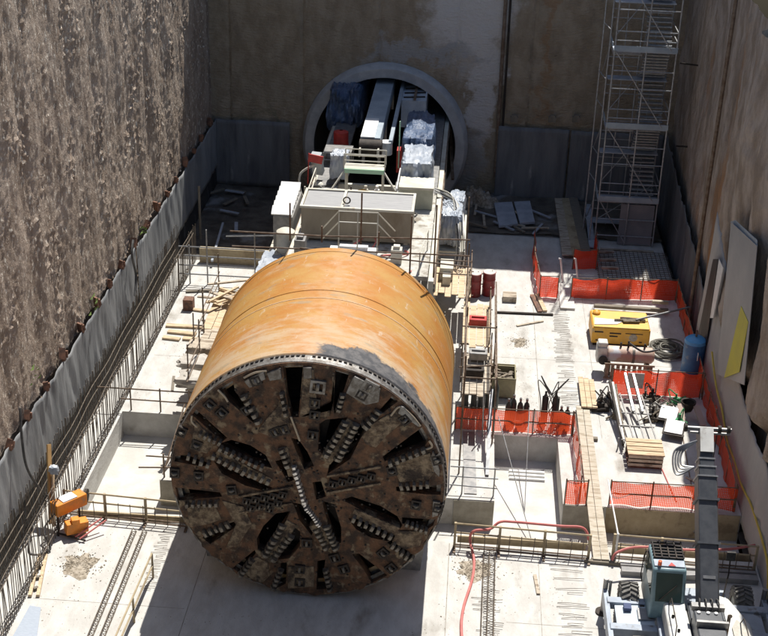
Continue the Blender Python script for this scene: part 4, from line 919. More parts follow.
# debris piles
def pile(name, cx_, cy_2, r, h, n_, m_, lab, seed, cat='debris'):
    random.seed(seed); mb = MB(); k = 24; rr = 8
    for j in range(rr+1):
        for i in range(k):
            a = 2*pi*i/k; q_ = .8*r*j/rr*(1+.9*noise.noise(V((cos(a)*1.6, sin(a)*1.6, seed)))); z = h*(1-(j/rr)**1.4)*(1+.6*noise.noise(V((cos(a)*q_*4, sin(a)*q_*4, seed))))
            mb.v.append((cx_+q_*cos(a), cy_2+q_*sin(a), max(.004, z)+.002))
    for j in range(rr):
        for i in range(k): a = j*k+i; b = j*k+(i+1) % k; mb.f.append((a, b, b+k, a+k))
    for i in range(n_):
        a = random.uniform(0, 2*pi); q_ = r*abs(random.gauss(0, .62)); s = random.uniform(.006, .03)
        mb.box((cx_+q_*cos(a), cy_2+q_*sin(a), s*.4+max(0, h*(1-q_/r))*.8), (s*2, s*1.2, s), rz=a*3, rx=random.random())
    o = single(mb, name, m_, lab, cat); o['kind'] = 'stuff'; return o
pile('debris_pile', -8.35, 1.0, .75, .05, 600, rubble_m, 'flat patch of brown debris on the near left slab', 3)
pile('debris_pile', 7.86, 20.9, .5, .05, 200, rubble_m, 'small grey debris patch on the bright slab right of the scaffold', 6)
pile('rubble_heap', 5.3, 39.2, 1.5, 1.1, 120, rubble_m, 'dark rubble heap at the right foot of the tunnel mouth', 9, 'rubble')
pile('debris_pile', 5.85, 2.3, .7, .04, 500, rubble_m, 'scattered debris at the near fence beside the pink hose', 12)

# loose grit all over the slab and the pour joints
random.seed(99); mb = MB()
def on_slab(x, y):
    if 3.6 < y < 12.2: return -6.7 < x < 6.5 and y > 6.9
    return not (abs(x) < 4.6 and -1 < y < 9.5)
n_ = 0
while n_ < 3800:
    x = random.uniform(-9.4, 16); y = random.uniform(-4.5, 30)
    if noise.noise(V((x*.35, y*.35, 4))) < random.uniform(-.5, .45) or not on_slab(x, y): continue
    s_ = random.uniform(.005, .016)*(1.6 if random.random() < .04 else 1); mb.box((x, y, s_*.35), (s_*2.2, s_*1.3, s_), rz=random.random()*3, rx=random.random()); n_ += 1
tag(mb.build('grit', rubble_m), 'loose grit and crumbs scattered over the pale slab', 'grit', kind='stuff')
joint = mat('joint_filler', (.22, .20, .17), (.36, .33, .29), 3, .9)
for x0_, x1_, y0_, y1_ in ((4.9, 4.93, -20, 3.8), (8.2, 8.22, -20, 3.8), (-4.0, -3.97, -20, 3.8), (7.0, 16.1, -.6, -.58), (-9.4, -4.1, -1.1, -1.08), (6.7, 16.1, 19.2, 19.22), (8.6, 8.63, 13, 28), (-9.4, -5, 17.3, 17.32), (11.2, 11.22, 12.2, 28)):
    struct(MB().add([(x0_, y0_, .004), (x1_, y0_, .004), (x1_, y1_, .004), (x0_, y1_, .004)], [(0, 1, 2, 3)]).build('slab_joint', joint))

# ============================================================ BARRIERS AND FENCES
def net_barrier(lab, pts, h=1.1, z=0, m_=net_red, post_m=rust_tube, dens=1.5, sag=.08, toe=False, seed=0, name='safety_barrier'):
    pts = [V((p[0], p[1], z)) for p in pts]
    t = thing(name, lab, 'barrier', pts[0])
    for k in range(len(pts)-1):
        a, b = pts[k], pts[k+1]; L = (b-a).length; n_ = max(2, int(L/.2)); mb = MB(); mb.uv = []; nr = (b-a).normalized().cross(V((0, 0, 1)))
        for j in range(5):
            for i in range(n_+1):
                s = i/n_; zz = h*j/4*(1-sag*(abs(sin(s*L*2.1))+1.6*max(0, noise.noise(V((s*L*.9, seed, 3)))))*(j/4)); q_ = a+(b-a)*s+nr*.16*noise.noise(V((s*L*1.3, j*.5, seed+k)))
                mb.v.append((q_.x, q_.y, z+.03+zz)); mb.uv.append((s*L, h*j/4))
        for j in range(4):
            for i in range(n_): c = j*(n_+1)+i; mb.f.append((c, c+1, c+n_+2, c+n_+1))
        mb.build('net', m_, t)
        MB().tube([a+V((0, 0, h)), b+V((0, 0, h))], .022, 6).build('rail', post_m, t)
        if toe: MB().tube([a+V((0, 0, h*.5)), b+V((0, 0, h*.5))], .03, 6).build('rail', post_m, t)
        np_ = max(1, int(L/dens))
        for i in range(np_+(1 if k == len(pts)-2 else 0)):
            q_ = a+(b-a)*(i/np_); MB().tube([q_, q_+V((0, 0, h+.08))], .03, 6).build('post', post_m, t)
    return t
net_barrier('orange red net barrier along the far edge of the central pit', [(4.9, 12.15), (9.9, 12.25)], 1.15, seed=1, toe=True)
net_barrier('orange red net barrier along the right side of the central pit', [(9.95, 12.2), (10.0, 9.6), (9.95, 7.2)], 1.15, seed=2, m_=net_red)
net_barrier('short orange red net panel at the near right corner of the central pit', [(9.35, 6.95), (10.2, 7.0)], 1.1, seed=3)
net_barrier('orange red net barrier behind the right trench in front of the timber crate', [(11.1, 7.1), (16.0, 7.2)], 1.1, seed=4, toe=True)
net_barrier('bright orange red net barrier between the air receiver and the junk', [(11.9, 16.2), (15.9, 16.3)], 1.3, seed=5, m_=net_dense)
net_barrier('orange red net barrier along the right wall from the junk to the crane', [(16.0, 16.2), (16.05, 11.5), (15.95, 7.2)], 1.2, seed=6)
net_barrier('long dull red net barrier in the shade behind the yellow generator', [(10.6, 26.3), (16.1, 26.8)], 1.2, seed=7, m_=net_dense)
net_barrier('dull red net barrier along the right wall behind the blue tank', [(16.1, 26.6), (16.05, 20.0), (16.0, 16.4)], 1.2, seed=8)
net_barrier('orange red net corner left of the white walkway gate', [(8.85, 32.6), (8.75, 29.4), (8.95, 26.2), (9.9, 26.3)], 1.25, seed=9, m_=net_dense)
net_barrier('short dull red net panel right of the walkway at the shade', [(10.9, 30.2), (12.2, 30.3), (12.3, 33.0)], 1.2, seed=10, m_=net_dense)
random.seed(41)
for i, (x, y, lab) in enumerate([(7.4, 17.4, 'bent offcut board on the bright slab right of the scaffold'), (8.4, 23.0, 'short board lying behind the thin dark bar on the right slab'), (-7.9, 14.6, 'short board on the slab left of the drum near the pit edge'), (8.1, 1.6, 'short pale batten on the near slab between hose and crane'), (-3.2, -3.6, 'short batten lying in the shadow of the cutting face'), (14.9, 9.0, 'short offcut near the right net behind the boom')]):
    an = random.uniform(0, 3); l_ = random.uniform(.4, .8); single(MB().beam((x-cos(an)*l_, y-sin(an)*l_, .04), (x+cos(an)*l_, y+sin(an)*l_, .045), .12, .05), 'offcut', old_timber if i % 2 else dark_timber, lab, 'board')
# white gate posts
for px, lab in ((563, 'left white post at the plank walkway gate'), (578, 'right white post at the plank walkway gate')):
    p = at_z(px, 282); single(MB().tube([(p.x, p.y, 0), (p.x-.25, p.y, 1.35), (p.x-.35, p.y, 1.35)], .05, 8), 'gate_post', white_m, lab, 'post', 'white gate posts')
# white slab step in front of gate
single(MB().span(10.0, 10.75, 24.9, 28.0, 0, .12), 'walkway_board', mat('white_board', (.62, .60, .56), (.52, .50, .46), 3, .8), 'white board in front of the gate posts', 'board')

def site_rail(lab, a, b, h=1.05, board_h=.75, n=3, z=0):
    a = V((*a, z)); b = V((*b, z)); t = thing('site_fence', lab, 'fence', a)
    for k in (h, h*.62): MB().tube([a+V((0, 0, k)), b+V((0, 0, k))], .035, 6).build('rail', tan_board, t)
    for i in range(n+1):
        q_ = a+(b-a)*(i/n); MB().beam(q_, q_+V((0, 0, h+.04)), .09, .09).build('post', tan_board, t)
        MB().span(q_.x-.05, q_.x+.05, q_.y-.42, q_.y+.1, z+.0, z+.05).build('foot', rust_tube, t)
    d = (b-a).normalized(); nn = d.cross(V((0, 0, 1)))
    L = (b-a).length; k = int(L/.45); mb = MB()
    for i in range(k): q_ = a+(b-a)*((i+.5)/k)+nn*.12; mb.tube([q_, q_+V((.02*sin(i*2.3), 0, .8))], .016, 5)
    mb.build('starter_bars', rebar_m, t, kind='stuff')
    MB().tube([a+V((0, -.15, .12)), b+V((0, -.15, .10))], .03, 6).tube([a+V((0, .1, .05)), b+V((0, .1, .06))], .03, 6).build('bottom_rail', rust_tube, t)
    return t
site_rail('tan tube fence on the near trench edge left of the cutting face', (-9.75, 4.05), (-5.0, 3.75))
site_rail('tan tube fence on the near trench edge between drum and plank walkway', (5.1, 3.6), (10.05, 3.4))
site_rail('tan tube fence on the near trench edge behind the crane', (10.95, 3.55), (16.1, 3.4))
# tan formwork boards lining the trench
for x0, x1, lab in ((-9.3, -5.0, 'tan formwork board lining the trench behind the left fence'), (5.2, 10.0, 'tan formwork board lining the trench behind the middle fence'), (11.0, 16.1, 'tan formwork board lining the trench behind the crane fence')):
    single(MB().span(x0, x1, 4.05, 4.12, -.6, .18), 'formwork_board', tan_board, lab, 'board')
# faced block ends
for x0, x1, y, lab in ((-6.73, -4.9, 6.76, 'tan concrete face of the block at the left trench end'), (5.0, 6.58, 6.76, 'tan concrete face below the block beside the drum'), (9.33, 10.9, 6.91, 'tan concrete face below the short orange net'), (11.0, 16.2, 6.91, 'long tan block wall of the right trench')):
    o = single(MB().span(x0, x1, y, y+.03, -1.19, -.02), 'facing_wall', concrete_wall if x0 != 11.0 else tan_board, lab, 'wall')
# left rail over the far pit edge
ps = [((-9.2, 12.1, 0), (-9.2, 12.1, 1.1)), ((-7.9, 12.1, 0), (-7.9, 12.1, 1.15)), ((-6.2, 12.1, 0), (-6.2, 12.1, 1.1))]
rl = [((-10.7, 12.1, 1.05), (-5.2, 12.1, 1.05)), ((-9.6, 12.0, .6), (-5.2, 12.1, .5))]
scaffold('guard_rail', 'brown tube rail over the far edge of the left pit', ps, rl, .035, rust_tube, cat='rail')
ps = [((-6.7, 7.2, 0), (-6.3, 9.8, 1.8)), ((-6.6, 7.0, 0), (-6.6, 7.0, 1.1)), ((-5.4, 7.0, 0), (-5.4, 7.0, 1.2))]
rl = [((-7.3, 7.0, .95), (-5.0, 7.0, .95)), ((-7.6, 6.9, .45), (-5.0, 7.1, .5)), ((-6.7, 7.3, .1), (-5.6, 11.8, 2.1))]
scaffold('guard_rail', 'leaning tangle of brown tubes between left pit and cutting face', ps, rl, .035, rust_tube, cat='rail')
ps = [((-5.55, .5, 0), (-5.55, .5, 1.05)), ((-5.62, -2.0, 0), (-5.62, -2.0, 1.05)), ((-5.7, -4.6, 0), (-5.7, -4.6, 1.05))]
rl = [((-5.55, .5, 1.05), (-5.7, -4.6, 1.05)), ((-5.55, .5, .55), (-5.7, -4.6, .55))]
scaffold('guard_rail', 'tan tube rail running towards the viewer left of the drum shadow', ps, rl, .04, tan_board, cat='rail')
# lattice rails right of the drum
ps = [((5.3, 7.2, 0), (5.3, 7.2, 1.3)), ((6.55, 7.2, 0), (6.55, 7.2, 1.3)), ((6.1, 11.7, 0), (6.0, 11.7, 2.7))]
rl = [((4.8, 7.2, 1.25), (6.7, 7.2, 1.25)), ((4.8, 7.2, .8), (6.7, 7.2, .8)), ((4.8, 7.2, .4), (6.7, 7.2, .35))]
scaffold('guard_rail', 'thin tube rails on the concrete block between drum and central pit', ps, rl, .03, galv, cat='rail')
single(MB().beam((6.35, 12.3, 2.0), (6.3, 8.6, .06), .14, .08), 'leaning_post', galv, 'pale post leaning beside the left edge of the central pit', 'post')
single(MB().beam((5.5, 12.0, .03), (5.65, 7.2, .03), .5, .03), 'steel_strip', grey_steel, 'dark steel strip on the concrete block right of the drum', 'strip')
for a, b, lab in (((6.7, 11.8, 1.0), (8.2, 5.4, -1.15), 'thin diagonal cable crossing the central pit'), ((8.0, 12.2, 1.3), (7.9, 8.0, -1.15), 'thin upright cable hanging into the central pit')):
    single(MB().tube([a, b], .02, 5), 'cable', galv, lab, 'cable')
for i in range(3): single(MB().span(7.3, 8.8, 10.9-i*.28, 11.02-i*.28, D, D+.1), 'steel_bar', white_m, ['rearmost white bar on the floor of the central pit', 'middle white bar on the floor of the central pit', 'front white bar on the floor of the central pit'][i], 'bar', 'white bars in the central pit')
# plank walkway over the trench
t = thing('plank_walkway', 'pale plank walkway crossing the trench between the two right fences', 'walkway', (10.5, 8, 0))
for i in range(2): MB().span(10.22+i*.30, 10.50+i*.30, 3.2, 14.6-i*.3, .13, .18).build('plank', pale_plank, t)
MB().beam((9.9, 3.2, .06), (11.8, 3.1, .06), .14, .12).build('bearer', dark_timber, t)
MB().beam((10.15, 3.3, .1), (10.6, 3.3, .1), .1, .08).build('bearer', dark_timber, t)
MB().span(10.1, 11.0, 11.9, 12.1, .0, .13).build('bearer', dark_timber, t)
single(MB().tube([(11.05, 3.5, 1.1), (10.95, 7.1, 1.15)], .03, 6).tube([(11.05, 3.5, 0), (11.05, 3.5, 1.15)], .045, 6), 'hand_rail', white_m, 'thin white handrail at the right of the plank walkway', 'rail')
# plank stack on bearers
t = thing('plank_stack', 'short stack of pale planks on bearers right of the walkway end', 'plank stack', (10.9, 15.7, 0))
MB().span(10.45, 11.15, 14.6, 14.8, 0, .2).span(10.5, 11.15, 16.4, 16.6, 0, .2).build('bearer', dark_timber, t)
for i in range(3): MB().span(10.45+.24*i, 10.67+.24*i, 14.4, 17.2-.1*i, .2, .28).build('plank', timber, t)
board((597, 400), (617, 403), .02, .08, .06, rust_tube, 'thin brown bar on the slab between plank stack and junk')

# ============================================================ MACHINES ON THE RIGHT
# yellow generator
p = at_z(618, 347); X0, X1, Y0g, Y1g = 11.3, 14.1, 21.0, 22.95
t = thing('generator', 'boxy yellow generator with dark lettering standing in the sun', 'generator', (12.6, 22.3, 0))
MB().span(X0, X1, Y0g, Y1g, .15, .98).build('housing', yellow_m, t, bevel=.04)
MB().span(X0+.1, X1-.1, Y0g+.1, Y1g-.1, 0, .18).build('skid', dark_steel, t)
MB().span(X0+.05, X1-.05, Y0g+.04, Y1g-.04, .985, 1.04).build('roof', mat('faded_yellow_paint', (.76, .46, .10), (.68, .42, .12), 2, .5), t, bevel=.02)
MB().lathe([(1.04, .01), (1.04, .2), (1.14, .2), (1.22, .1), (1.24, .01)], (X0+.28, Y0g+1.5, 0), 'Z', 16).build('filler_cap', yellow_m, t)
MB().prism([(11.4, 21.2), (12.5, 21.35), (12.9, 21.8), (11.45, 21.95)], 1.045, 1.075).build('sheet', white_m, t, 'white crumpled sheet on the generator roof')
mb = MB(); mb.tube([(12.4, 21.7, 1.11), (13.9, 21.8, 1.14)], .07, 6).tube([(12.7, 22.0, 1.11), (13.8, 21.95, 1.11)], .06, 6).box((13.2, 21.7, 1.12), (.8, .3, .1), rz=.1); mb.build('exhaust', scrap_m, t)
mb = MB()
for x, z, l_ in ((11.42, .74, .42), (12.15, .70, .55), (12.15, .54, .4)): mb.span(x, x+l_, Y0g-.012, Y0g-.002, z, z+.07)
mb.build('lettering', decal_m, t)
MB().lathe([(-.012, .01), (-.012, .2), (0, .2)], (13.3, Y0g-.002, .55), 'Y', 16).build('emblem', mat('grey_emblem', (.4, .36, .3), (.25, .2, .15), 8, .6), t)
MB().span(12.9, 13.75, Y0g-.01, Y0g-.002, .74, .78).build('stripe', decal_m, t)
for x in (11.5, 13.6): MB().span(x, x+.14, Y0g-.02, Y0g-.002, .3, .36).build('latch', dark_steel, t)
# pallet at generator foot: receiver on a stand
t = thing('air_receiver', 'faded pink and white horizontal air receiver on a timber stand before the generator', 'air receiver', (12.7, 18.2, 0))
MB().lathe([(-1.15, .01), (-1.12, .25), (-1.0, .38), (1.0, .38), (1.12, .25), (1.15, .01)], (12.85, 18.4, .95), 'X', 26).build('vessel', pinkish, t)
MB().lathe([(-.06, .385), (-.06, .40), (.06, .40), (.06, .385)], (13.0, 18.4, .95), 'X', 26).build('band', bare_metal, t)
MB().box((11.55, 18.4, 1.0), (.5, .7, .8)).box((11.55, 18.35, 1.5), (.45, .5, .25)).build('compressor_head', mat('white_dusty_cover', (.66, .64, .60), (.5, .48, .44), 3, .7), t, bevel=.06)
MB().lathe([(-.03, .01), (-.03, .22), (.03, .22), (.03, .01)], (11.6, 17.95, .8), 'Y', 18).build('flywheel', rubber, t)
for x in (11.9, 13.7): MB().span(x-.08, x+.08, 18.0, 18.8, 0, .6).build('leg', dark_timber, t)
mb = MB()
for i in range(9): mb.span(11.7+.25*i, 11.86+.25*i, 17.62, 17.66, .12, .75)
mb.span(11.65, 13.95, 17.61, 17.67, .75, .83).span(11.65, 13.95, 17.59, 17.65, .05, .12); mb.build('shadow_slats', rust_tube, t)  # brown slats drawn in place of thin vertical shadows below the vessel
for x, h in ((12.4, .2), (12.75, .3), (13.5, .2)): MB().lathe([(1.3, .05), (1.35+h, .05), (1.35+h, .01)], (x, 18.4, 0), 'Z', 8).build('fitting', dark_steel, t)
MB().tube(curve_pts([(12.75, 18.3, 1.6), (13.4, 18.0, 1.35), (14.1, 18.2, 1.4), (14.2, 18.7, 1.2)]), .05, 6).build('valve_hose', cable_m, t)
# hose coil
t = thing('hose_coil', 'coil of dark hose lying on the slab beside the yellow generator', 'hose', (15.0, 20.7, 0))
mb = MB(); pts = []
random.seed(4)
for i in range(170):
    a = i*2*pi/20; r = .55+.25*sin(i*.13)+random.uniform(-.02, .02); pts.append((14.95+r*1.1*cos(a), 20.75+r*1.15*sin(a), .06+.035*(i/20)+.03*sin(i*.9)))
mb.tube(pts, .045, 6).build('hose', mat('grey_brown_hose', (.10, .095, .08), (.17, .16, .13), 4, .7), t)
# blue tank
p = at_z(693, 379)
t = thing('blue_cylinder_tank', 'upright blue steel tank with a lighter blue rounded top by the right wall', 'tank', (p.x, p.y+.4, 0))
X, Y = p.x-.05, p.y+.45
MB().lathe([(.05, .01), (.05, .44), (.15, .5), (1.7, .5)], (X, Y, 0), 'Z', 28).build('body', blue_m, t)
MB().lathe([(1.7, .505), (1.84, .48), (1.95, .35), (2.0, .01)], (X, Y, 0), 'Z', 28).build('top_dome', light_blue, t)
MB().tube([(X, Y, 2.0), (X, Y, 2.3)], .05, 8).build('fitting', rust_tube, t)
MB().tube([(X+.1, Y-.5, 1.0), (X+.1, Y-.55, 1.05), (X+.1, Y-.55, 1.35), (X+.1, Y-.5, 1.4)], .025, 6).build('handle', white_m, t)
# junk area: steel frame cage, wheel, frames, timber crate
t = thing('steel_mesh_rack', 'grey steel bar rack lying flat beside the timber crate', 'rack', (12.4, 13, 0))
ax, bx, ay, by = 12.0, 13.4, 11.2, 15.3
for x in (ax, ax+.45, ax+.9, bx): MB().beam((x-.28, by, .55), (x, ay, .5), .05, .05).build('bar', grey_steel, t)
for y in (11.3, 12.5, 13.6, 14.8): MB().beam((ax-.1, y, .53), (bx+.0, y, .53), .05, .05).build('bar', grey_steel, t)
for x in (ax-.2, bx-.1):
    for y in (11.4, 15.1): MB().beam((x, y, 0), (x, y, .55), .05, .05).build('leg', grey_steel, t)
for i in range(3): single(MB().beam((11.7+.14*i, 15.6, 1.0-.1*i), (12.0+.05*i, 11.3+.2*i, .28), .09, .14), 'steel_beam', (dark_steel, grey_steel, scrap_m)[i], ['dark steel beam leaning along the left of the junk pile', 'grey steel beam leaning next to the dark one', 'rusty beam innermost of the three leaning beams'][i], 'beam')
for i in range(2): single(MB().beam((12.35+.35*i, 15.7, 1.35), (12.6+.4*i, 13.6, .62), .10, .16), 'steel_beam', galv, ['left pale beam propped against the bright net', 'right pale beam propped against the bright net'][i], 'beam')
t = thing('timber_crate', 'low slatted timber crate in front of the steel rack', 'crate', (12.8, 10.2, 0))
for i in range(4): MB().span(12.05, 13.55, 9.95+.34*i, 10.22+.34*i, .62, .68).build('slat', timber, t)
for z in (.12, .32, .5): MB().span(12.1, 13.5, 9.93, 9.99, z, z+.12).build('side_board', old_timber, t); MB().span(12.1, 13.5, 11.2, 11.26, z, z+.12).build('side_board', old_timber, t)
for x in (12.15, 13.45): 
    for y in (10.04, 11.14): MB().span(x-.05, x+.05, y-.05, y+.05, 0, .62).build('post', dark_timber, t)
MB().span(12.1, 13.5, 10.0, 11.19, .0, .06).span(12.2, 13.4, 10.05, 11.1, .06, .5).build('contents', red_stub_m, t)
random.seed(11)
def mp_lab(x, y, m_):
    c = m_.name.replace('_', ' ')
    return 'machine part of '+c+(' on the slab left of the leaning beams' if x < 12.5 else (' in the junk close to the bright net' if y > 14.2 else ' in the junk nearer the timber crate'))
nm = ['valve', 'motor', 'clamp', 'flange', 'hose reel', 'winch', 'pump', 'bracket']
for i in range(16):
    x = random.uniform(13.2, 15.0) if i < 11 else random.uniform(11.2, 12.0); y = random.uniform(12.4, 15.8) if i < 11 else random.uniform(13.6, 15.8)
    m_ = random.choice([dark_steel, scrap_m, grey_steel, bare_metal, green_m, dark_steel]); mb = MB(); s = random.uniform(.18, .38)
    mb.lathe([(0, .01), (0, s*.6), (s*1.2, s*.5), (s*1.3, s*.2), (s*2, s*.18), (s*2, .01)], (x, y, 0), 'Z', 10)
    mb.box((x+s*.7, y, s*.4), (s, s*.6, s*.7), rz=random.uniform(0, 3)); mb.tube(curve_pts([(x, y, s*1.8), (x+random.uniform(-.6, .6), y+.2, s*2.4), (x+random.uniform(-.8, .8), y-.3, .1)]), .03, 5)
    mb.beam((x-.4, y-.2, .06), (x+random.uniform(.1, .5), y+random.uniform(-.4, .4), .3), .07, .07)
    single(mb, 'machine_part', m_, ordinal(i)+' of the dirty machine parts in the junk behind the timber crate' if 0 else mp_lab(x, y, m_), 'machine part', 'small machine parts in the junk pile')
for i, (x, y, a, lab) in enumerate([(14.2, 14.0, .5, 'upper white tilted panel among the junk'), (14.3, 12.8, .3, 'lower white tilted panel among the junk')]):
    t = thing('framed_panel', lab, 'panel', (x, y, 0)); MB().box((x, y, .45), (.75, .8, .04), rx=.25, rz=-.25).build('sheet', white_m, t); MB().box((x, y, .40), (.9, .95, .04), rx=.25, rz=-.25).build('frame', dark_steel, t)
t = thing('wire_basket', 'round dark basket between two pale boards near the right net', 'basket', (15.2, 14.2, 0))
MB().lathe([(0, .2), (.4, .34), (.45, .34), (.42, .28), (.1, .18)], (15.1, 14.6, .3), 'Z', 20).build('basket', dark_steel, t)
MB().box((14.75, 14.0, .4), (.28, 1.1, .06), rx=.5).box((15.55, 14.0, .4), (.28, 1.0, .06), rx=.5, rz=.3).build('board', mat('pinkish_board', (.50, .38, .32)), t)
single(MB().box((12.9, 16.05, .85), (.75, .03, .8), rx=.1), 'notice_sheet', mat('grey_white_notice', (.62, .60, .58), (.5, .42, .40), 3, .7), 'pale notice sheet hung on the bright orange net', 'notice')
single(MB().tube([(14.75, 14, .03), (14.5, 7.4, .03)], .022, 5), 'thin_bar', rust_tube, 'thin bar lying on the slab right of the timber crate', 'bar')
single(MB().tube([(13.5, 10.0, .03), (13.8, 7.6, .03)], .022, 5), 'thin_bar', hose_red, 'short thin reddish bar lying in front of the timber crate', 'bar')
# orange machine at left
p = at_z(72, 520)
t = thing('orange_power_unit', 'orange and white portable power unit beside the left fence', 'power unit', (-9.1, 3.2, 0))
MB().beam((-9.75, 2.75, 1.05), (-8.9, 3.75, 1.05), .5, .5).build('housing', orange_m, t, bevel=.04)
MB().beam((-9.55, 3.0, 1.32), (-9.15, 3.45, 1.32), .42, .03).build('label_plate', white_m, t)
MB().lathe([(-.05, .01), (-.05, .27), (.05, .27), (.05, .01)], (-8.82, 3.8, 1.05), 'X', 16).build('fan', dark_steel, t)
MB().beam((-9.3, 2.55, .42), (-8.6, 3.0, .35), .42, .45).box((-8.95, 2.7, .65), (.3, .3, .25), rz=.5).build('engine', orange_m, t, bevel=.03)
MB().tube([(-9.6, 2.6, 0), (-9.6, 2.7, .85)], .04, 6).tube([(-9.0, 3.4, 0), (-9.0, 3.4, .85)], .04, 6).tube([(-9.6, 2.6, .12), (-8.5, 2.3, .1)], .04, 6).build('stand', dark_steel, t)
MB().tube([(-8.9, 2.4, .15), (-8.1, 3.2, .5)], .03, 6).tube([(-8.7, 2.3, .15), (-7.9, 3.1, .5)], .03, 6).build('handle', hose_red, t)
MB().tube(curve_pts([(-9.7, 2.8, .9), (-10.0, 2.2, .5), (-9.6, 1.6, .1), (-10.3, 1.4, .05), (-10.5, 2.6, .5), (-10.1, 3.2, 1.4)]), .035, 6).build('cable', cable_m, t)
# upright board with bottle
a = at_x(33, 472, -10.1); b = at_x(48, 524, -9.9)
t = thing('leaning_board', 'two narrow upright timber boards leaning on the rebar near the orange power unit', 'board', (-10, 3.5, 0))
MB().beam((-10.25, 4.3, 2.9), (-9.95, 2.9, .3), .34, .05, up=(1, 0, .2)).build('board', mat('amber_board', (.50, .30, .11), (.42, .25, .1), 2, .8), t)
MB().beam((-10.05, 3.9, 1.9), (-9.85, 2.9, .2), .2, .05, up=(1, 0, .2)).build('board', timber, t)
crumple('hanging_bag', plastic_wrap, (-9.95, 3.75, 2.15), (.3, .22, .3), 'small pale bundle tied on top of the leaning boards', 'bag', 44, .3, 8)
for i in range(2):
    board(((40+i*6), 556), ((30+i*8), 597), .02, .12, .1, timber, ['left pale timber batten along the near rebar', 'right pale timber batten along the near rebar'][i])
for i in range(3): p = at_z(41-i*2.5, 568+i*11); single(MB().box((p.x, p.y, .06), (.16, .12, .12), rz=.4*i), 'timber_wedge', dark_timber, ['rearmost dark wedge by the near battens', 'middle dark wedge by the near battens', 'foremost dark wedge by the near battens'][i], 'wedge')
single(MB().prism([tuple(at_z(*q_).xy) for q_ in ((30, 606), (41, 608), (34, 660), (0, 660))], .004, .03), 'sheet_metal', mat('corrugated_grey_sheet', (.36, .40, .46), (.30, .34, .40), 6, .5, .3, stretch=(1, 8, 1)), 'grey blue metal sheet lying at the bottom left corner', 'metal sheet')
# pink hose
hp = [at_z(472, 720, .06), at_z(462, 640, .06), at_z(463, 610, .06), at_z(472, 580, .06), at_z(474, 560, .06), at_z(470, 540, .4), at_z(474, 531, .9), at_z(490, 529, .9), at_z(500, 522, 1.12), at_z(515, 522, 1.12), at_z(560, 526, 1.1), at_z(583, 528, 1.08), at_z(589, 540, .7)]
single(MB().tube(curve_pts(hp, 6), .05, 10), 'water_hose', hose_red, 'thick pink red hose running down the near slab and over the fence', 'hose')
hp = [at_z(612, 560, .7), at_z(618, 552, 1.0), at_z(640, 547, 1.1), at_z(690, 550, 1.08), at_z(730, 549, 1.05), at_z(755, 545, 1.0)]
single(MB().tube(curve_pts(hp, 6), .05, 8), 'water_hose', hose_red, 'thin red hose draped over the fence behind the crane', 'hose')
hp = [at_x(712, 352, 16.2), at_x(716, 385, 16.2), at_x(722, 410, 16.25), at_x(727, 440, 16.3), at_x(735, 462, 16.3), at_x(741, 484, 16.3), at_x(751, 505, 16.3), at_x(762, 540, 16.3), at_x(768, 570, 16.3), at_x(766, 620, 16.3)]
single(MB().tube(curve_pts(hp, 6), .045, 8), 'air_hose', hose_yellow, 'yellow hose trailing along the right wall past the crane', 'hose')
# right wall panels
a = at_x(735, 222, XR-.9)
def sheet(name, quad_px, X, m_, lab, cat='panel', th=.02, lean=0):
    P4 = [at_x(*q_, X+l) for q_, l in zip(quad_px, (lean, lean, 0, 0))]
    mb = MB(); n_ = V((1, 0, 0)); mb.add([p for p in P4]+[p+n_*th for p in P4], [(0, 1, 2, 3), (7, 6, 5, 4), (0, 4, 5, 1), (1, 5, 6, 2), (2, 6, 7, 3), (3, 7, 4, 0)])
    return single(mb, name, m_, lab, cat)
sheet('tall_panel', [(731, 222), (757, 246), (744, 385), (717, 374)], 16.1, panel_m, 'tall pale grey panel hanging on the right wall above the blue tank')
sheet('tall_panel', [(730, 222), (735, 220), (757, 240), (757, 246)], 16.15, blue_grey, 'narrow blue grey top flap of sheeting above the tall leaning panel', lean=.05)
sheet('yellow_sheet', [(741, 306), (748, 322), (739, 372), (724, 378)], 16.03, yellow_sheet, 'narrow yellow sheet hanging beside the tall pale panel', lean=.05)
sheet('white_strip', [(719, 259), (723, 268), (713, 318), (710, 318)], 16.2, white_m, 'thin white strip of sheeting on the right wall above the blue tank')
sheet('black_strip', [(713, 259), (718, 259), (706, 345), (696, 345)], 16.25, fabric_dark, 'black strip of sheeting hanging left of the thin white strip')
# loose pieces in the shade at the back right
for i, (q4, lab) in enumerate([([(494, 203), (512, 202), (518, 224), (499, 226)], 'left grey slab lying in the shade right of the tunnel'), ([(514, 202), (530, 201), (535, 222), (520, 223)], 'right grey slab lying in the shade right of the tunnel')]):
    single(MB().prism([tuple(at_z(*q_, .35).xy) for q_ in q4], .22, .38), 'concrete_slab_piece', cardboard, lab, 'slab', bevel=.02)
for i, (a, b) in enumerate([((559, 199), (567, 256)), ((566, 199), (577, 256)), ((573, 198), (586, 254))]):
    board(a, b, .2+.01*i, .55, .07, (old_timber, tan_board, dark_timber)[i], ['left', 'middle', 'right'][i]+' long board leading across the shaded ground to the stair tower')
board((588, 205), (592, 248), .2, .35, .06, cardboard, 'bluish board beside the foot of the stair tower')
random.seed(17)
for i in range(12):
    p = at_z(random.uniform(470, 550), random.uniform(196, 232), .2); an = random.uniform(0, 3)
    single(MB().beam((p.x-cos(an)*.8, p.y-sin(an)*.8, .25), (p.x+cos(an)*.8, p.y+sin(an)*.8, .3), .14, .07), 'scrap_timber', random.choice([dark_timber, old_timber, cardboard]), 'scrap timber on the dark ground right of the tunnel', 'timber', 'scrap timber in the shade')
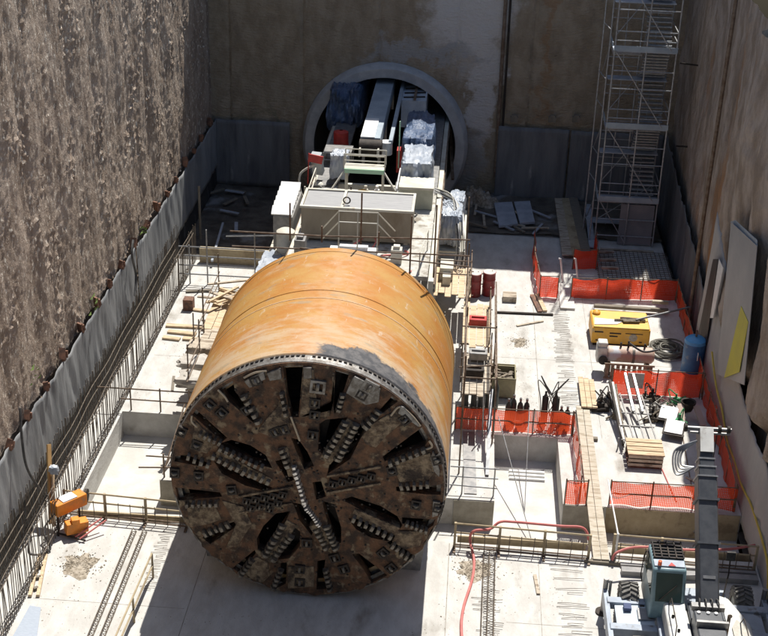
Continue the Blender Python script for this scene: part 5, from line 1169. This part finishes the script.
for i in range(8):
    p = at_z(random.uniform(212, 285), random.uniform(190, 232), 0); an = random.uniform(0, 3)
    single(MB().beam((p.x-cos(an)*.6, p.y-sin(an)*.6, .08), (p.x+cos(an)*.6, p.y+sin(an)*.6, .12), .2, .07), 'scrap_timber', random.choice([dark_timber, cardboard]), 'scrap piece on the dark ground left of the gantry', 'timber', 'scrap pieces on the dark ground on the left')
board((212, 262), (223, 224), .3, .12, .1, cardboard, 'long pale batten on the dark ground at the left')
single(MB().tube([(-10.0, 31.5, 0), (-10.0, 31.5, 3.2)], .07, 8), 'marker_post', dark_timber, 'thin dark post standing in the shade near the back left corner', 'post')
a = at_z(640, 318, 1.3); b = at_z(690, 308, 1.9)
single(MB().tube([at_z(636, 320, 1.2), at_z(690, 307, 1.4)], .05, 6), 'scaffold_tube', galv, 'pale tube lying on top of the shaded red net', 'tube')
board((594, 307), (668, 312), .15, .25, .15, dark_timber, 'long dark beam lying behind the yellow generator')
board((652, 303), (668, 304), .6, .2, .15, old_timber, 'short pale block on the beam behind the yellow generator')
for i, (px, py) in enumerate(((606, 252), (608, 260), (610, 268))): p = at_z(px, py, .3); single(MB().box((p.x, p.y, .3+.0*i), (.9, .16, .12), rz=.1), 'timber_offcut', old_timber, ['rear', 'middle', 'front'][i]+' short offcut at the left foot of the stair tower', 'timber')

# ============================================================ STAIR TOWER
galv_d = mat('dull_tower_tube', (.42, .43, .44), (.30, .30, .30), 5, .5, .4)
t = thing('stair_tower', 'tall tube scaffold stair tower standing in the back right corner', 'stair tower', (14, 35, 0))
x0, x1, y0, y1 = 12.35, 15.65, 34.0, 36.9; H = 20
xm = 14.05
for x in (x0, xm, x1):
    for y in (y0, y1): MB().tube([(x, y, 0), (x, y, H)], .045, 8).build('post', galv_d, t)
for x in (x0+.85, xm+.8): MB().tube([(x, y1, 0), (x, y1, H)], .03, 6).build('post', galv_d, t)
for y in (y0+1.0,): MB().tube([(x0-.55, y+.6, 0), (x0-.55, y+.6, H)], .04, 6).build('post', galv_d, t)
for x in (x0-.3,): MB().tube([(x, y0, 0), (x, y0, H)], .035, 6).build('post', galv_d, t)
decks = [2.7, 7.0, 11.3, 15.6]
for z in decks:
    MB().span(x0-.05, x1+.05, y0-.03, y0+.95, z-.06, z).build('landing', cardboard, t)
    MB().span(x0-.05, x1+.05, y0-.06, y0-.035, z, z+.28).build('toe_board', blue_grey, t)
    MB().span(x0-.05, x0, y0+.96, y1, z-.06, z+.2).build('toe_board', blue_grey, t)
    for k in (.55, 1.05): 
        MB().tube([(x0, y0, z+k), (x1, y0, z+k)], .028, 6).build('rail', galv_d, t)
        MB().tube([(x1, y0, z+k), (x1, y1, z+k)], .028, 6).build('rail', galv_d, t)
    MB().tube([(x0, y0, z-1.1), (x1, y0, z-1.1)], .032, 6).build('ledger', galv_d, t)
    MB().tube([(x0, y0, z-2.1), (x1, y0, z-2.1)], .032, 6).build('ledger', galv_d, t)
    MB().tube([(x0, y1, z-1.1), (x1, y1, z-1.1)], .032, 6).build('ledger', galv_d, t)
    MB().tube([(x0+.05, y0-.05, z), (x1-.3, y0-.05, z-4.2)] if z > 3 else [(x0+.05, y0-.05, z), (xm, y0-.05, .2)], .032, 6).build('brace', galv_d, t)
    MB().tube([(x1-.05, y1, z), (x0+.3, y1, z-4.2)] if z > 3 else [(x1, y1, z), (x0, y1, .2)], .03, 6).build('brace', galv_d, t)
    MB().tube([(x0-.3, y0, z), (x0-.3, y1, z-2.1)], .03, 6).build('brace', galv_d, t)
    for zz in (z-.5, z-1.6, z-2.7, z-3.2): MB().tube([(x0, y1, zz), (x1, y1, zz)], .024, 6).build('ledger', galv_d, t) if zz > 0 else None
    for zz in (z-3.2, z-1.6): 
        if zz > 0: MB().tube([(x0-.3, y0, zz), (x0-.55, y0+1.6, zz)], .025, 6).build('ledger', galv_d, t)
    for k in (.45, .95): MB().tube([(xm+.1, y0+1.0, z-2.15+k+.0), (xm+.1, y1-.1, z-2.15+k)] if 0 else [(xm+.05, y1-.1, max(.2, z-2.15)+k), (xm+.05, y0+1.0, z+k)], .022, 6).build('stair_rail', galv_d, t)
    # stairs: two flights
    for fl, (xa, xb, za, zb) in enumerate(((xm+.1, x1-.15, z-4.3, z-2.15), (xm+.1, x1-.15, z-2.15, z))):
        if zb < .5: continue
        za = max(0, za); n_ = 10
        for i in range(n_):
            f = (i+.5)/n_; yy = (y0+1.0+(y1-y0-1.1)*f) if fl == 0 else (y1-.1-(y1-y0-1.1)*f)
            MB().span(xa, xb, yy-.13, yy+.13, za+(zb-za)*f-.03, za+(zb-za)*f+.03).build('tread', galv_d, t)
    MB().span(x0, x1, y1-.8, y1, z-2.2, z-2.15).build('landing', cardboard, t)
    mb = MB()
    for i in range(7): mb.span(x0+.05, xm-.1, y0+1.05+i*.2, y0+1.13+i*.2, z-.5, z-.46)
    mb.build('slatted_deck', galv_d, t)
MB().span(xm-.4, x1-.1, y0+.1, y0+.16, .05, 2.5).build('side_panel', mat('shaded_panel', (.20, .20, .21), (.26, .25, .25), 1, .8), t)
MB().span(x0+.3, x1, y0-.9, y0-.75, .0, .12).build('sole_board', old_timber, t)

# ============================================================ MOBILE CRANE
K = thing('mobile_crane', 'white and slate mobile crane with a raised boom and outriggers on the near slab', 'crane', (13.1, -1.5, 0))
MB().span(11.9, 14.4, -6.5, .4, .75, 1.25).build('chassis', crane_grey, K, bevel=.04)
MB().prism([(12.05, -6.5), (12.05, -1.3), (12.75, -1.2), (12.85, -6.5)], 1.27, 1.95).build('engine_cover', crane_white, K, bevel=.08)
MB().prism([(13.75, -6.5), (13.7, -1.6), (13.9, -.75), (14.25, -.9), (14.75, -2.2), (14.85, -6.5)], 1.27, 1.9).build('side_body', crane_white, K, bevel=.08)
MB().prism([(14.1, -6), (14.1, -2.5), (14.3, -2.1), (14.62, -2.5), (14.62, -6)], 1.93, 1.97).build('grille', mat('beige_grille', (.42, .40, .35), (.5, .48, .42), 9, .7), K)
for x, y in ((12.25, -2.2), (12.35, -2.9)): MB().lathe([(1.96, .001), (1.96, .05), (2.02, .05)], (x, y, 0), 'Z', 8).build('filler_cap', dark_steel, K)
# cab
cx0, cx1 = 11.62, 12.72
CB = MB(); 
CB.prism([(-1.35, 1.2), (-1.45, 2.0), (-1.05, 3.0), (.35, 3.0), (.75, 2.0), (.75, .9), (-.9, .9)], cx0, cx1, 'YZ'); CBo = CB.build('cab', cab_m, K, bevel=.06)
MB().add([(cx0+.12, -1.462, 1.98), (cx1-.12, -1.462, 1.98), (cx1-.12, -1.105, 2.88), (cx0+.12, -1.105, 2.88)], [(0, 1, 2, 3)]).build('rear_window', glass_m, CBo)
MB().prism([(-1.2, 2.05), (-.95, 2.85), (.25, 2.85), (.6, 2.05)], cx0-.012, cx0-.002, 'YZ').build('side_window', glass_m, CBo)
mb = MB().span(cx0+.05, cx1-.05, -.95, -.6, 3.01, 3.05); mb.build('roof_panel', light_grey if 'light_grey' in globals() else crane_grey, CBo)
mb = MB()
for i in range(6): mb.span(cx0+.06, cx1-.04, -.5+i*.17, -.44+i*.17, 3.02, 3.07)
for i in range(5): mb.span(cx0+.08+i*.24, cx0+.12+i*.24, -.52, .44, 3.075, 3.10)
mb.build('roof_guard', dark_steel, CBo)
MB().lathe([(3.05, .01), (3.05, .07), (3.2, .06), (3.22, .01)], (cx0+.22, -.9, 0), 'Z', 12).build('beacon', mat('orange_beacon', (.8, .13, .02), rough=.3), CBo)
MB().prism([(cx0+.5, -.95), (cx0+.62, -.75), (cx0+.74, -.95)], 3.055, 3.07).build('warning_triangle', red_m, CBo)
# boom
A = V((13.35, -2.1, 2.1)); 
tip = at_z(705, 446, 6.0); B = V((tip.x, tip.y, 6.0)); dr = (B-A).normalized()
upv = V((0, 0, 1)); 
def bp(f): return A+(B-A)*f
BM = MB().beam(bp(-.05), bp(.80), .62, .76).build('boom', boom_m, K, bevel=.04)
MB().beam(bp(.80), bp(.86), .56, .70).build('boom_section', boom_m, BM, bevel=.03)
MB().beam(bp(.86), bp(.91), .50, .62).build('boom_section', boom_m, BM, bevel=.03)
MB().beam(bp(.91), bp(1.0), .45, .55).build('boom_section', boom_m, BM, bevel=.03)
for f, w2, h2 in ((.80, .68, .84), (.86, .61, .75), (.91, .55, .67)): MB().beam(bp(f-.005), bp(f+.005), w2, h2).build('collar', galv, BM)
pr = dr.cross(upv).normalized(); uu = pr.cross(dr)
hd = bp(1.02); MB().beam(hd+uu*.345-dr*.4, hd+uu*.345+dr*.45, .45, .03, up=uu).build('head_plate', crane_white, BM)
MB().beam(hd-dr*.2, hd+dr*.4, .46, .66).build('boom_head', boom_m, BM)
MB().tube([hd+dr*.5-pr*.7, hd+dr*.5+pr*.9], .07, 8).tube([hd+dr*.35-pr*.5, hd+dr*.35+pr*.85], .05, 8).build('sheave_axle', grey_steel, BM)
for s in (-.65, .5, .8): MB().lathe([(-.05, .01), (-.05, .14), (.05, .14), (.05, .01)], tuple(hd+dr*.5+pr*s), 'X', 14).build('sheave', dark_steel, BM)
mb = MB()
for i in range(4): mb.tube(curve_pts([hd-pr*(.30)+uu*.2, hd-pr*(.75+.09*i)-dr*.35, hd-pr*(.8+.06*i)-dr*(.8+.12*i), bp(.86)-pr*.40+uu*.1]), .035, 6)
mb.build('hoses', galv, BM)
MB().beam(A+V((-.0, -.3, -.45)), A+V((0, .55, -.45)), 1.15, .9).build('turret', boom_m, K, bevel=.04)
MB().span(12.8, 13.72, -4.3, -2.45, 1.27, 2.5).build('counterweight', boom_m, K, bevel=.05)
MB().span(12.75, 13.8, -2.42, -2.2, 2.45, 2.62).build('winch_frame', grey_steel, K); MB().span(12.78, 13.78, -3.3, -3.2, 2.5, 2.7).build('winch_frame', grey_steel, K)
for x in (12.95, 13.25, 13.5): MB().lathe([(0, .01), (0, .06), (.05, .06), (.06, .01)], (x, -2.6, 2.5), 'Z', 8).build('lug', white_m, K)
MB().tube([A+V((.0, .6, -.5)), bp(.45)-uu*.6], .13, 10).build('lift_ram', bare_metal, K)
MB().tube([bp(.0)+pr*.34+uu*.15, bp(.78)+pr*.34+uu*.15], .025, 6).tube([bp(.0)+pr*.34+uu*.05, bp(.78)+pr*.34+uu*.05], .02, 6).build('hydraulic_line', cable_m, BM)
for f in (.40, .66): MB().beam(bp(f)-dr*.04, bp(f)+dr*.04, .74, .88).build('boom_rib', boom_m, BM)
for f in (.05, .2): MB().beam(bp(f)+uu*.395-pr*.2, bp(f)+uu*.395+pr*.2, .1, .02, up=uu).build('step_plate', galv, BM)
for p0_, p1_, p2_ in (((12.2, -3.2, 1.95), (12.2, -1.8, 2.45), (12.2, -1.5, 1.9)), ((14.4, -4, 1.9), (14.4, -2.6, 2.35), (14.4, -2.2, 1.85))): MB().tube([p0_, (p0_[0], p0_[1], 2.4), (p1_[0], p1_[1], 2.4), p2_], .02, 6).build('grab_rail', dark_steel, K)
MB().tube([(13.85, -2.9, 1.9), (13.85, -2.9, 2.7), (13.85, -3.05, 2.8)], .06, 8).build('exhaust', rust_tube, K)
for i in range(4): MB().tube(curve_pts([(13.0+.2*i, -2.5, 2.5), (13.0+.2*i, -2.25, 2.75), (13.05+.16*i, -1.9, 2.55)]), .025, 6).build('hydraulic_hose', cable_m, K)
for x_ in (12.35, 12.62): MB().span(x_-.08, x_+.08, -1.56, -1.50, 1.5, 1.66).build('tail_lamp', red_m, K)
MB().span(12.1, 12.7, -5.2, -4.6, 1.955, 1.99).build('vent', dark_steel, K)
for y_ in (-1.05,):
    for s_ in (-1, 1): MB().span(13.1+s_*1.5-.28, 13.1+s_*1.5+.28, y_-.3, y_+.3, 1.09, 1.13).build('tread_plate', grating, K)
for k_ in range(5): MB().span(cx0-.18, cx0-.02, -.6+.0*k_, -.25, .75+.0*k_+.28*k_*.5, .79+.28*k_*.5).build('step', dark_steel, K) if k_ < 3 else None
MB().tube([(cx0-.03, .5, 1.3), (cx0-.1, .5, 1.6), (cx0-.1, .35, 2.5), (cx0-.03, .35, 2.7)], .02, 6).build('grab_rail', dark_steel, K)
MB().add([(cx1+.012, .4, 2.1), (cx1+.012, -1.1, 2.1), (cx1+.012, -.92, 2.85), (cx1+.012, .2, 2.85)], [(0, 1, 2, 3)]).build('side_window', glass_m, CBo)
MB().beam((cx0+.25, -1.49, 2.05), (cx0+.8, -1.3, 2.55), .02, .03).build('wiper', dark_steel, CBo)
# ropes and hook
rp = hd+dr*.5+pr*.32; mb = MB()
for dx in (-.09, .12): mb.tube([rp+V((dx, 0, 0)), V((rp.x+dx, rp.y, 3.15))], .018, 5)
mb.build('hoist_rope', dark_steel, K)
HK = MB().span(rp.x-.14, rp.x+.16, rp.y-.12, rp.y+.12, 2.55, 3.15).build('hook_block', dark_steel, K, bevel=.04)
MB().tube(curve_pts([(rp.x, rp.y, 2.55), (rp.x+.02, rp.y, 2.4), (rp.x+.16, rp.y, 2.25), (rp.x+.02, rp.y, 2.1), (rp.x-.14, rp.y, 2.22)]), .045, 8).build('hook', dark_steel, HK)
MB().span(rp.x-.2, rp.x+.22, rp.y-.06, rp.y+.06, 3.2, 3.26).build('sheave_guard', white_m, HK)
# outriggers
for s, xo in ((-1, 10.35), (1, 15.75)):
    for y in (-.35, -1.75):
        MB().beam((13.1+s*1.2, y, .95), (xo, y, .95), .32, .3).build('outrigger_beam', crane_grey, K, bevel=.02)
    MB().beam((13.1+s*1.25, -1.05, 1.05), (xo-s*.25, -1.05, .98), 1.05, .05).build('fender_plate', mat('pale_blue_plate', (.50, .58, .64), (.40, .47, .53), 2, .5) if s < 0 else crane_grey, K)
    MB().beam((xo, .3, .8), (xo, -2.6, .8), .16, .5).build('outrigger_frame', crane_grey, K)
    MB().tube([(xo, .32, 0.02), (xo, .32, 1.45)], .09, 8).tube([(xo+.16, .32, .2), (xo+.16, .32, 1.4)], .05, 8).build('jack', grey_steel, K)
    MB().lathe([(0, .01), (0, .25), (.06, .25), (.08, .1)], (xo, .32, 0), 'Z', 14).build('foot_pad', dark_steel, K)
MB().box((11.0, -.75, 1.12), (.25, .3, .12)).build('lamp_box', mat('navy_plastic', (.06, .08, .16)), K)
def wheel(x, y, rz=0):
    R_ = .66; Wd = .62; prof = [(-Wd/2, .34), (-Wd/2, .56), (-Wd/2+.08, R_-.03), (Wd/2-.08, R_-.03), (Wd/2, .56), (Wd/2, .34)]
    mb = MB().lathe(prof, (x, y, R_), 'X', 36)
    for i in range(22):
        a = 2*pi*i/22
        for sgn in (-1, 1):
            a0, a1 = a+(0 if sgn > 0 else .14), a+.2+(0 if sgn > 0 else .14)
            p0 = (x+sgn*.02, y+R_*cos(a0), R_+R_*sin(a0)); p1 = (x+sgn*(Wd/2-.02), y+(R_-.02)*cos(a1), R_+(R_-.02)*sin(a1))
            mb.beam(p0, p1, .08, .09, up=(0, cos(a), sin(a)))
    wo = mb.build('wheel', tyre_m, K)
    MB().lathe([(-.2, .01), (-.2, .3), (-.28, .35), (.28, .35), (.2, .3), (.2, .01)], (x, y, R_), 'X', 24).build('rim', crane_white, wo)
for x, y in ((11.15, .15), (15.05, .35), (11.3, -2.75), (14.9, -2.6)): wheel(x, y)
MB().tube([(14.2, -.3, 1.3), (14.45, .4, 1.9), (14.5, .7, 2.3)], .025, 6).build('mirror_arm', dark_steel, K)
MB().box((14.5, .7, 2.45), (.3, .08, .34)).build('mirror', rubber, K)
single(MB().span(11.2, 16.1, 2.5, 2.8, .0, .22).span(11.2, 16.1, 3.0, 3.15, 0, .15), 'steel_beam', mat('grey_beam', (.20, .20, .20), (.30, .29, .28), 2, .6), 'long grey steel beam lying on the slab behind the crane', 'beam')

# each loose piece is singled out by counting from the left
def count_from_left(group, text):
    obs = [o for o in COL.objects if o.get('group') == group and not o.parent]
    obs.sort(key=lambda o: (V(o.location)-CAM).dot(RR)/(V(o.location)-CAM).dot(F_))
    for i, o in enumerate(obs): o['label'] = ordinal(i)+text
count_from_left('scrap timber in the shade', ' scrap timber from the left on the dark ground right of the tunnel')
count_from_left('scrap pieces on the dark ground on the left', ' scrap piece from the left on the dark ground left of the gantry')
count_from_left('small machine parts in the junk pile', ' dirty machine part from the left in the junk behind the timber crate')

# ============================================================ RENDER SETTINGS
S.render.resolution_x = 1024; S.render.resolution_y = 848
S.render.engine = 'CYCLES'
for m_ in bpy.data.materials:
    for k in ('_', 'fn'):
        if k in m_: del m_[k]
